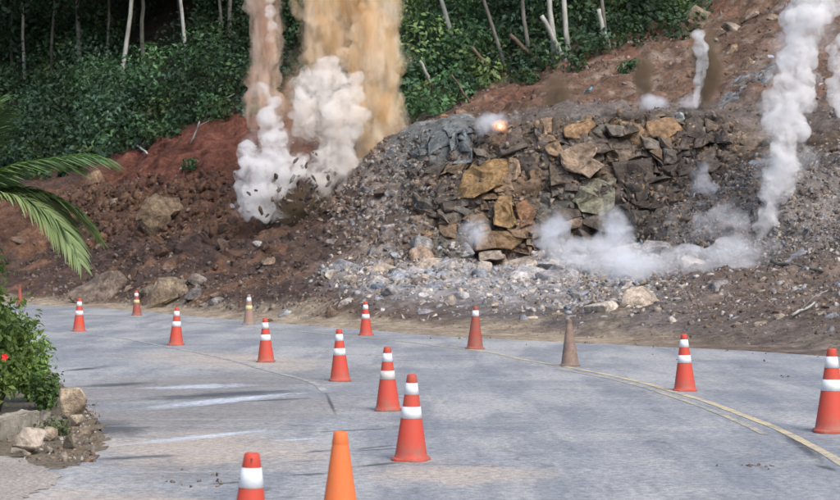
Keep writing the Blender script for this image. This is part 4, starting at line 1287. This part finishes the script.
for k, (x, by, hp, body, col, bands, lab) in enumerate(CONES):
    p = G(x, by - hp * 0.02)
    s = hp * p.y / FPX / CH
    t = empty('traffic_cone', p, random.uniform(-0.6, 0.6))
    t.scale = (s, s, s)
    t.rotation_euler = (random.uniform(-0.02, 0.02), random.uniform(-0.03, 0.03), random.uniform(-0.7, 0.7) if k not in (0,) else 0.0)
    link('body', mm(ME_BODY, body), None, t)
    link('base', mm(ME_BASE, C_DULL if body is C_RED and k in (3, 5) else body), None, t)
    link('collar', mm(ME_COLLAR, col), None, t)
    if bands:
        if bands[0]: link('reflective_band', mm(ME_B1, bands[0]), None, t)
        if bands[1]: link('reflective_band', mm(ME_B2, bands[1]), None, t)
    if k == 0:
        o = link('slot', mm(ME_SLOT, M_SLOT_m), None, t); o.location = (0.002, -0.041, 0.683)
    tag(t, lab, 'traffic cone', 'traffic cones set out along the road')

# ------------------------------------------------------------------ blast: smoke, dust, flash and flying fragments
def smoke_mat(name, color, dens, nscale=0.7, lo=0.3, hi=0.7, dmin=0.25, stretch=(1, 1, 1), surf=0.0, color2=None, aniso=0.0, soft=None):
    m, nt, out = new_mat(name)
    v = coords(nt, scale=stretch, world=True)
    f = ramp(nt, noise(nt, v, nscale, 8.0, 0.72, 0.6), lo, hi, dmin * dens, dens)
    if soft:
        oc = nt.nodes.new('ShaderNodeTexCoord').outputs['Object']
        mp = nt.nodes.new('ShaderNodeMapping'); mp.inputs['Scale'].default_value = (1, 1, 0.0 if soft == 'column' else 1)
        nt.links.new(oc, mp.inputs[0])
        ln = nt.nodes.new('ShaderNodeVectorMath'); ln.operation = 'LENGTH'; nt.links.new(mp.outputs[0], ln.inputs[0])
        wv = coords(nt, scale=(1, 1, 2.5 if soft == 'column' else 1.0), world=True)
        r = math_(nt, 'ADD', ln.outputs['Value'], math_(nt, 'MULTIPLY', math_(nt, 'SUBTRACT', noise(nt, wv, nscale * 0.6, 7.0, 0.68, 0.4), 0.5), 3.2 if soft == 'column' else 1.6))
        f = math_(nt, 'MULTIPLY', f, ramp(nt, r, 0.45 if soft == 'bank' else 0.2, 1.15 if soft == 'bank' else 0.95, 1.0, 0.0))
        if soft == 'column':
            sx = nt.nodes.new('ShaderNodeSeparateXYZ'); nt.links.new(oc, sx.inputs[0])
            f = math_(nt, 'MULTIPLY', f, ramp(nt, sx.outputs['Z'], -1.0, -0.62, 0.12, 1.0))
    pv = nt.nodes.new('ShaderNodeVolumePrincipled')
    pv.inputs['Color'].default_value = (*color, 1)
    if color2:
        v2 = coords(nt, scale=(stretch[0], stretch[1], stretch[2] * 0.7), loc=(3.3, 1.7, 0.4), world=True)
        nt.links.new(mixc(nt, ramp(nt, noise(nt, v2, nscale * 0.8, 3.0, 0.6, 0.3), 0.38, 0.62), color, color2), pv.inputs['Color'])
    pv.inputs['Anisotropy'].default_value = aniso
    nt.links.new(f, pv.inputs['Density'])
    nt.links.new(pv.outputs[0], out.inputs['Volume'])
    if surf > 0:
        tr = nt.nodes.new('ShaderNodeBsdfTransparent')
        df = nt.nodes.new('ShaderNodeBsdfDiffuse'); df.inputs[0].default_value = (*color, 1)
        mx = nt.nodes.new('ShaderNodeMixShader')
        s = ramp(nt, noise(nt, v, nscale * 2.2, 4, 0.6), 0.35, 0.7, 0.0, surf)
        nt.links.new(s, mx.inputs[0]); nt.links.new(tr.outputs[0], mx.inputs[1]); nt.links.new(df.outputs[0], mx.inputs[2])
        nt.links.new(mx.outputs[0], out.inputs['Surface'])
    return m

def plume(name, d, blobs, mat, label, cat='smoke', amp=0.30, nsc=1.1, vox=0.10, depth=0.9, group=None, seed=0, squash=1.0, lobes=0, wisp=0.0):
    """blobs: (x px, y px, radius px[, depth offset m]) joined into one billowing skin"""
    bm = bmesh.new()
    rr = random.Random(seed + len(blobs))
    extra = []
    if lobes:
        for b in blobs:
            for _ in range(lobes):
                a = rr.uniform(0, 6.283); q = rr.choice((0.2, 0.3, 0.4, 0.6)) * rr.uniform(0.8, 1.2) * b[2]; e = rr.uniform(0.7, 1.0)
                extra.append((b[0] + math.cos(a) * b[2] * e, b[1] + math.sin(a) * b[2] * e, q, rr.uniform(-0.7, 0.2) * b[2] * d / FPX))
    for b in list(blobs) + extra:
        x, y, r = b[:3]; do = b[3] if len(b) > 3 else rr.uniform(-0.25, 0.25) * r * d / FPX
        p = P(x, y, d + do); R = r * d / FPX
        if mat in SOFT: R *= 1.4
        bmesh.ops.create_icosphere(bm, subdivisions=2 if r < 8 else 3, radius=R, matrix=Matrix.Translation(p) @ Matrix.Diagonal((1, depth, squash, 1)))
    me = bpy.data.meshes.new(name); bm.to_mesh(me); bm.free()
    tmp = bpy.data.objects.new('tmp', me); COL.objects.link(tmp)
    md = tmp.modifiers.new('r', 'REMESH'); md.mode = 'VOXEL'; md.voxel_size = vox
    sm = tmp.modifiers.new('s', 'SMOOTH'); sm.iterations = 2; sm.factor = 0.5
    dg = bpy.context.evaluated_depsgraph_get()
    out = bpy.data.meshes.new_from_object(tmp.evaluated_get(dg))
    bpy.data.objects.remove(tmp)
    nv = len(out.vertices)
    co = np.empty(nv * 3, np.float32); out.vertices.foreach_get('co', co); co = co.reshape(-1, 3).astype(float)
    no = np.empty(nv * 3, np.float32); out.vertices.foreach_get('normal', no); no = no.reshape(-1, 3)
    co = co + no * (fbm(co, nsc, 200 + seed, 3, 0.5, billow=True) * amp)[:, None]
    lo_, hi_ = co.min(0), co.max(0)
    origin = Vector((lo_ + hi_) / 2); half = Vector((hi_ - lo_) / 2)
    out.vertices.foreach_set('co', ((co - np.array(origin)[None]) / np.array(half)[None]).astype(np.float32).ravel())
    out.polygons.foreach_set('use_smooth', np.ones(len(out.polygons), dtype=bool))
    out.materials.clear(); out.materials.append(mat); out.name = name
    out.update()
    o = bpy.data.objects.new(name, out); COL.objects.link(o); o.location = origin; o.scale = half
    tag(o, label, cat, group, 'thing')
    if wisp > 0:
        w = plume('wisp', d + 0.1, [(b[0] + rr.uniform(-3, 3), b[1] + rr.uniform(-3, 3), b[2] * wisp) for b in blobs], S_WISP, None, None, amp=amp * 2, nsc=nsc * 0.8, vox=vox * 1.4, seed=seed + 70)
        w.parent = o; w.matrix_parent_inverse = (Matrix.Translation(o.location) @ Matrix.Diagonal((*o.scale, 1))).inverted()
        del w['kind']
    return o

S_WHITE = smoke_mat('white_smoke', (0.955, 0.953, 0.957), 3.6, 2.0, 0.40, 0.60, 0.05, surf=0.04)
S_CREAM = smoke_mat('cream_smoke', (0.955, 0.936, 0.915), 3.8, 2.0, 0.40, 0.60, 0.06, surf=0.04, color2=(0.94, 0.895, 0.84))
S_GREY = smoke_mat('grey_white_smoke', (0.955, 0.953, 0.956), 4.6, 2.0, 0.40, 0.60, 0.06, surf=0.03)
S_TAN = smoke_mat('ochre_dust', (0.975, 0.92, 0.80), 5.0, 2.6, 0.40, 0.60, 0.03, stretch=(1, 1, 3.0), surf=0.006, color2=(0.84, 0.63, 0.37), soft='column')
S_BROWN = smoke_mat('brown_dust', (0.90, 0.79, 0.68), 6.0, 2.6, 0.40, 0.60, 0.03, stretch=(1, 1, 3.0), surf=0.006, color2=(0.72, 0.53, 0.41), soft='column')
S_RED = smoke_mat('reddish_dust', (0.80, 0.58, 0.46), 2.4, 1.6, 0.38, 0.65, 0.15, surf=0.01, soft='puff')
S_DARK = smoke_mat('earth_dust', (0.30, 0.235, 0.165), 9.0, 3.2, 0.34, 0.60, 0.25, stretch=(1, 1, 2.5), surf=0.015, soft='puff')
S_BLUE = smoke_mat('blue_white_smoke', (0.91, 0.935, 0.985), 4.2, 2.0, 0.36, 0.60, 0.12, surf=0.012, soft='puff')
S_BANK = smoke_mat('bank_smoke', (0.945, 0.96, 0.99), 3.6, 1.3, 0.38, 0.62, 0.06, stretch=(1.6, 1, 1), surf=0.01, soft='bank')
S_THIN = smoke_mat('thin_smoke', (0.91, 0.935, 0.985), 3.4, 1.8, 0.38, 0.62, 0.08, surf=0.01, soft='puff')
S_STREAK = smoke_mat('grey_streak_smoke', (0.94, 0.955, 0.97), 4.5, 3.0, 0.40, 0.62, 0.1, surf=0.02)
S_VEIL = smoke_mat('smoke_veil', (0.92, 0.94, 0.985), 1.8, 1.4, 0.38, 0.64, 0.1, surf=0.01, soft='bank')
SOFT = (S_RED, S_DARK, S_BLUE, S_BANK, S_THIN, S_VEIL)
S_WISP = smoke_mat('smoke_wisp', (0.96, 0.96, 0.968), 1.1, 2.0, 0.44, 0.66, 0.0, surf=0.0)

plume('smoke_plume', 58.5, [(262, 206, 15), (252, 194, 15), (254, 170, 17), (270, 162, 18), (287, 172, 15), (272, 190, 14), (268, 140, 12), (266, 120, 10), (273, 102, 8), (266, 88, 7), (295, 166, 8), (247, 150, 7), (246, 212, 9), (276, 120, 8)], S_WHITE,
      'white smoke billowing at the foot of the brown dust column', amp=0.30, nsc=1.6, seed=1, lobes=3, vox=0.07, wisp=1.15)
plume('dust_column', 60.2, [(264 + 2 * math.sin(y * 0.05), y, 18) for y in range(-90, 116, 11)] + [(262, 125, 13), (268, 140, 12)], S_BROWN, 'narrow brown dust column rising out of the picture', amp=0.34, nsc=1.6, seed=2)
plume('smoke_plume', 59.4, [(271, 12, 7), (272, 26, 6.5), (270, 38, 5), (270, -4, 6), (272, -20, 8)], S_WHITE, 'white streak of smoke within the narrow brown column', amp=0.12, nsc=2.0, seed=3, vox=0.06)
plume('smoke_plume', 59.0, [(310, 88, 17), (330, 80, 16), (346, 98, 16), (318, 112, 20), (342, 126, 20), (310, 132, 11), (334, 155, 19), (346, 176, 14), (326, 182, 12), (352, 80, 8), (299, 100, 9), (306, 72, 8), (322, 66, 9), (355, 108, 8), (300, 165, 9)], S_CREAM,
      'big cauliflower of creamy white smoke between the dust columns', amp=0.30, nsc=1.6, seed=4, lobes=4, vox=0.07, wisp=1.12)
plume('dust_column', 61.2, [(327 + 3 * math.sin(y * 0.06), y, 29) for y in range(-100, 66, 14)] + [(312, 70, 14), (340, 72, 16)], S_TAN, 'wide ochre dust column above the creamy smoke', amp=0.6, nsc=1.2, seed=5)
plume('dust_column', 60.6, [(377 + 2 * math.sin(y * 0.05), y, 28 if y < 60 else 31) for y in range(-100, 150, 14)] + [(378, 160, 20), (376, 176, 15), (350, 140, 16), (355, 160, 14), (392, 120, 12), (357, 40, 10)], S_TAN,
      'tall ochre dust column reaching down to the grey rock shoulder', amp=0.6, nsc=1.2, seed=6)
plume('dust_cloud', 60.5, [(287, 160, 16), (290, 130, 15), (292, 105, 14), (296, 80, 13), (298, 60, 10), (284, 185, 14), (300, 190, 14)], S_RED, 'thin reddish dust between the brown column and the creamy smoke', 'dust', seed=7)
plume('dust_cloud', 59.0, [(280, 205, 12), (300, 200, 14), (320, 203, 13), (342, 198, 10), (288, 215, 10)], S_DARK, 'dark earth dust around the flying fragments', 'dust', seed=8)
plume('smoke_puff', 57.5, [(358, 217, 7), (367, 217, 6), (350, 214, 5)], S_BLUE, 'small white puff low on the slope below the ochre column', amp=0.1, nsc=2.2, seed=9, vox=0.05)
plume('smoke_puff', 57.5, [(385, 200, 7), (392, 192, 6), (380, 205, 4)], S_THIN, 'faint puff beside the foot of the ochre column', amp=0.1, nsc=2.2, seed=10, vox=0.05)

plume('smoke_puff', 54.0, [(480, 130, 8), (492, 126, 10), (505, 122, 9), (516, 117, 6), (486, 118, 6)], S_BLUE, 'bluish puff around the orange flash on the brow', amp=0.12, nsc=2.0, seed=11, vox=0.06)
plume('dust_puff', 56.5, [(556, 112, 15), (556, 100, 14), (555, 90, 11), (559, 83, 8), (545, 112, 8), (566, 106, 8)], S_DARK, 'squat brown dust puff standing on the bench', 'dust', amp=0.15, nsc=1.6, seed=12, vox=0.07)
for q, (bl, lab) in enumerate([([(580, 114, 7), (588, 112, 6), (573, 116, 4)], 'bluish ground puff right beside the squat brown dust'), ([(600, 114, 6), (607, 113, 5)], 'tiny bluish puff between the two brown dust jets'),
                               ([(638, 107, 6), (648, 103, 8), (660, 104, 7), (668, 106, 5)], 'low lilac puff at the foot of the thin dust jet'), ([(682, 106, 7), (690, 102, 7), (696, 96, 6)], 'lilac puff at the foot of the grey smoke streak')]):
    plume('smoke_puff', 56.0, bl, S_BLUE, lab, amp=0.10, nsc=2.4, seed=13 + q, vox=0.05)
plume('dust_jet', 57.0, [(644, y, 9 if y < 85 else 6) for y in range(52, 108, 6)], S_DARK, 'thin dark dust jet above the lilac puff', 'dust', amp=0.12, nsc=1.8, seed=18, vox=0.06)
plume('dust_jet', 57.6, [(708, y, 13 if y < 80 else 9) for y in range(36, 112, 8)] + [(700, 34, 8)], S_DARK, 'broad brown dust jet wrapped around the grey streak', 'dust', amp=0.15, nsc=1.6, seed=19, vox=0.07)
plume('smoke_plume', 56.2, [(699.5 + 3.5 * math.sin((y - 40) * 0.075), y, 6.5 - 0.028 * (y - 38) + 0.8 * math.sin(y * 0.4), 0.0) for y in range(37, 108, 3)], S_STREAK, 'thin curling grey white streak on the bench', amp=0.16, nsc=2.2, seed=20, vox=0.05)

plume('smoke_plume', 46.0, [(818, -30, 24), (812, -8, 23), (808, 12, 21), (803, 30, 19), (800, 46, 17), (797, 62, 16), (795, 78, 17), (791, 92, 18), (787, 106, 19), (786, 120, 18), (802, 98, 13), (784, 134, 15), (783, 148, 14), (784, 162, 15), (782, 176, 14), (777, 190, 12), (773, 202, 11), (769, 214, 10), (766, 226, 10), (766, 238, 11), (796, 132, 10), (793, 165, 9), (757, 226, 7)], S_GREY,
      'tall white smoke plume twisting up from the crushed heap', amp=0.28, nsc=1.8, seed=21, vox=0.06, lobes=4, wisp=1.2)
plume('smoke_plume', 47.0, [(838, 50, 9), (836, 66, 9), (838, 84, 10), (842, 100, 12), (850, 76, 14), (852, 40, 14), (848, 112, 11), (852, 126, 11), (854, 140, 10), (856, 154, 10)], S_GREY, 'white smoke cut by the right picture edge', amp=0.17, nsc=2.4, seed=22, vox=0.06, lobes=5)
plume('smoke_puff', 49.3, [(465, 238, 9), (474, 232, 11), (484, 230, 8), (478, 242, 8)], S_THIN, 'faint puff at the foot of the upright ochre block', amp=0.15, nsc=1.8, seed=23, vox=0.06)
plume('smoke_puff', 48.6, [(540, 226, 9), (552, 216, 9), (560, 226, 10), (548, 238, 11), (562, 244, 10), (574, 252, 9)], S_BLUE, 'white puff before the dark hollow of the face', amp=0.18, nsc=1.8, seed=24, vox=0.06)
plume('smoke_puff', 48.0, [(612, 214, 9), (618, 226, 13), (610, 240, 13), (626, 238, 13), (602, 252, 11), (628, 250, 12)], S_BLUE, 'white puff under the smooth grey green block', amp=0.2, nsc=1.6, seed=25, vox=0.06)
plume('smoke_puff', 49.0, [(700, 160, 7), (698, 172, 8), (702, 184, 8), (712, 192, 8), (690, 190, 6), (724, 200, 8)], S_THIN, 'faint bluish wisp on the top of the rubble heap', amp=0.15, nsc=1.8, seed=26, vox=0.06)
plume('smoke_bank', 44.0, [(600, 262, 12), (620, 262, 15), (640, 262, 13), (662, 262, 12), (640, 274, 9), (580, 262, 8), (650, 250, 9), (612, 272, 8)], S_BANK,
      'low bank of white smoke creeping over the pale rubble', amp=0.2, nsc=1.5, seed=27, vox=0.07)
plume('smoke_bank', 43.4, [(672, 264, 14), (690, 262, 15), (708, 262, 12), (726, 260, 14), (744, 256, 13), (760, 252, 12), (700, 272, 8), (776, 250, 9)], S_BANK,
      'low smoke trailing from the foot of the tall white plume', amp=0.2, nsc=1.5, seed=28, vox=0.07)
plume('smoke_bank', 46.6, [(560, 256, 9), (580, 252, 10), (600, 252, 11), (622, 248, 10), (545, 252, 7)], S_BANK,
      'thin smoke drifting between the puffs at the foot of the face', amp=0.2, nsc=1.5, seed=29, vox=0.07)
plume('smoke_bank', 45.4, [(706, 222, 9), (722, 214, 10), (738, 224, 10), (724, 236, 10), (700, 240, 9), (744, 238, 9)], S_VEIL,
      'faint veil of smoke over the grey rubble heap', amp=0.2, nsc=1.5, seed=30, vox=0.07)

# orange flash on the brow
m_, nt_, out_ = new_mat('blast_flash')
em = nt_.nodes.new('ShaderNodeEmission')
v_ = coords(nt_)
nt_.links.new(mixc(nt_, ramp(nt_, noise(nt_, v_, 5.0, 3), 0.4, 0.65), (1.0, 0.25, 0.06), (1.0, 0.55, 0.22)), em.inputs[0])
em.inputs[1].default_value = 2.6
nt_.links.new(em.outputs[0], out_.inputs[0])
bm = bmesh.new(); bmesh.ops.create_icosphere(bm, subdivisions=3, radius=0.075)
co = np.array([v.co[:] for v in bm.verts]); nz = fbm(co, 9.0, 3, 3)
for v, a in zip(bm.verts, nz): v.co *= 1 + 0.35 * a
me = bpy.data.meshes.new('blast_flash'); bm.to_mesh(me); bm.free()
for f in me.polygons: f.use_smooth = True
fl = tag(link('blast_flash', me, m_, None, P(500, 126, 53.3)), 'glowing orange flash at the brow of the rock face', 'flash')
fl.scale = (1.0, 0.8, 0.8)
gm, gnt, gout = new_mat('flash_glow')
oc_ = gnt.nodes.new('ShaderNodeTexCoord').outputs['Object']
ln_ = gnt.nodes.new('ShaderNodeVectorMath'); ln_.operation = 'LENGTH'; gnt.links.new(oc_, ln_.inputs[0])
r_ = math_(gnt, 'ADD', ln_.outputs['Value'], math_(gnt, 'MULTIPLY', math_(gnt, 'SUBTRACT', noise(gnt, oc_, 2.2, 4, 0.65), 0.5), 1.1))
gp = gnt.nodes.new('ShaderNodeVolumePrincipled')
gp.inputs['Color'].default_value = (0.9, 0.8, 0.75, 1)
gp.inputs['Emission Color'].default_value = (1.0, 0.36, 0.12, 1)
gnt.links.new(ramp(gnt, r_, 0.1, 0.9, 1.5, 0.0), gp.inputs['Density'])
gnt.links.new(ramp(gnt, r_, 0.0, 0.85, 3.2, 0.0), gp.inputs['Emission Strength'])
gnt.links.new(gp.outputs[0], gout.inputs['Volume'])
bm = bmesh.new(); bmesh.ops.create_icosphere(bm, subdivisions=3, radius=1.0)
gme = bpy.data.meshes.new('glow'); bm.to_mesh(gme); bm.free()
gl = link('glow', gme, gm, fl); gl.scale = (0.36, 0.34, 0.34)

# fragments in the air
nfr = 330
fx = np.concatenate([RNG.normal(314, 26, 230), RNG.normal(298, 30, 100)]); fy = np.concatenate([RNG.normal(203, 13, 230), RNG.normal(188, 20, 100)])
fs = 0.45 + 3.6 * RNG.random(nfr) ** 3.2
order = np.argsort(-fs)
far_p, far_s = [], []
for q, i in enumerate(order):
    d = random.uniform(56.2, 59.2)
    p = P(fx[i], min(fy[i], 222), d); s = fs[i] * d / FPX
    if q < 80:
        c = PALETTE_BROWN[random.randrange(6)] * random.uniform(0.4, 0.8)
        o = place_rock('flying_fragment', random.choice(BIG), p, (0, 0, 1), (s * random.uniform(1, 1.6), s * 0.8, s * random.uniform(0.6, 1.0)), c, 0.0, rot=(random.uniform(0, 6), random.uniform(0, 6), random.uniform(0, 6)))
        tag(o, 'dark rock fragment flying in the air at the blast', 'rock fragment', 'fragments thrown up by the blast')
    else:
        far_p.append(p[:]); far_s.append(s)
rock_mass('flying_debris', np.array(far_p), np.array(far_s), PALETTE_BROWN[RNG.integers(0, 4, len(far_p))] * 0.7, 'spray of tiny fragments thrown up by the blast')

# plastic scrap on the upper slope
p, n = on_hill(588, 92)
m_, nt_, out_ = new_mat('blue_plastic'); principled(nt_, out_, (0.20, 0.46, 0.56), 0.4)
V, F = [], []
for i in range(7):
    for j in range(4):
        V.append((0.05 * i - 0.15 , 0.04 * j, 0.05 * math.sin(i * 0.9 + j) + 0.03 * i))
for i in range(6):
    for j in range(3): F.append((i * 4 + j, i * 4 + j + 1, i * 4 + j + 5, i * 4 + j + 4))
so = link('plastic_scrap', pydata('plastic_scrap', V, F, True), m_, None, p + n * 0.06)
tag(so, 'crumpled light blue plastic scrap on the reddish slope', 'plastic scrap')
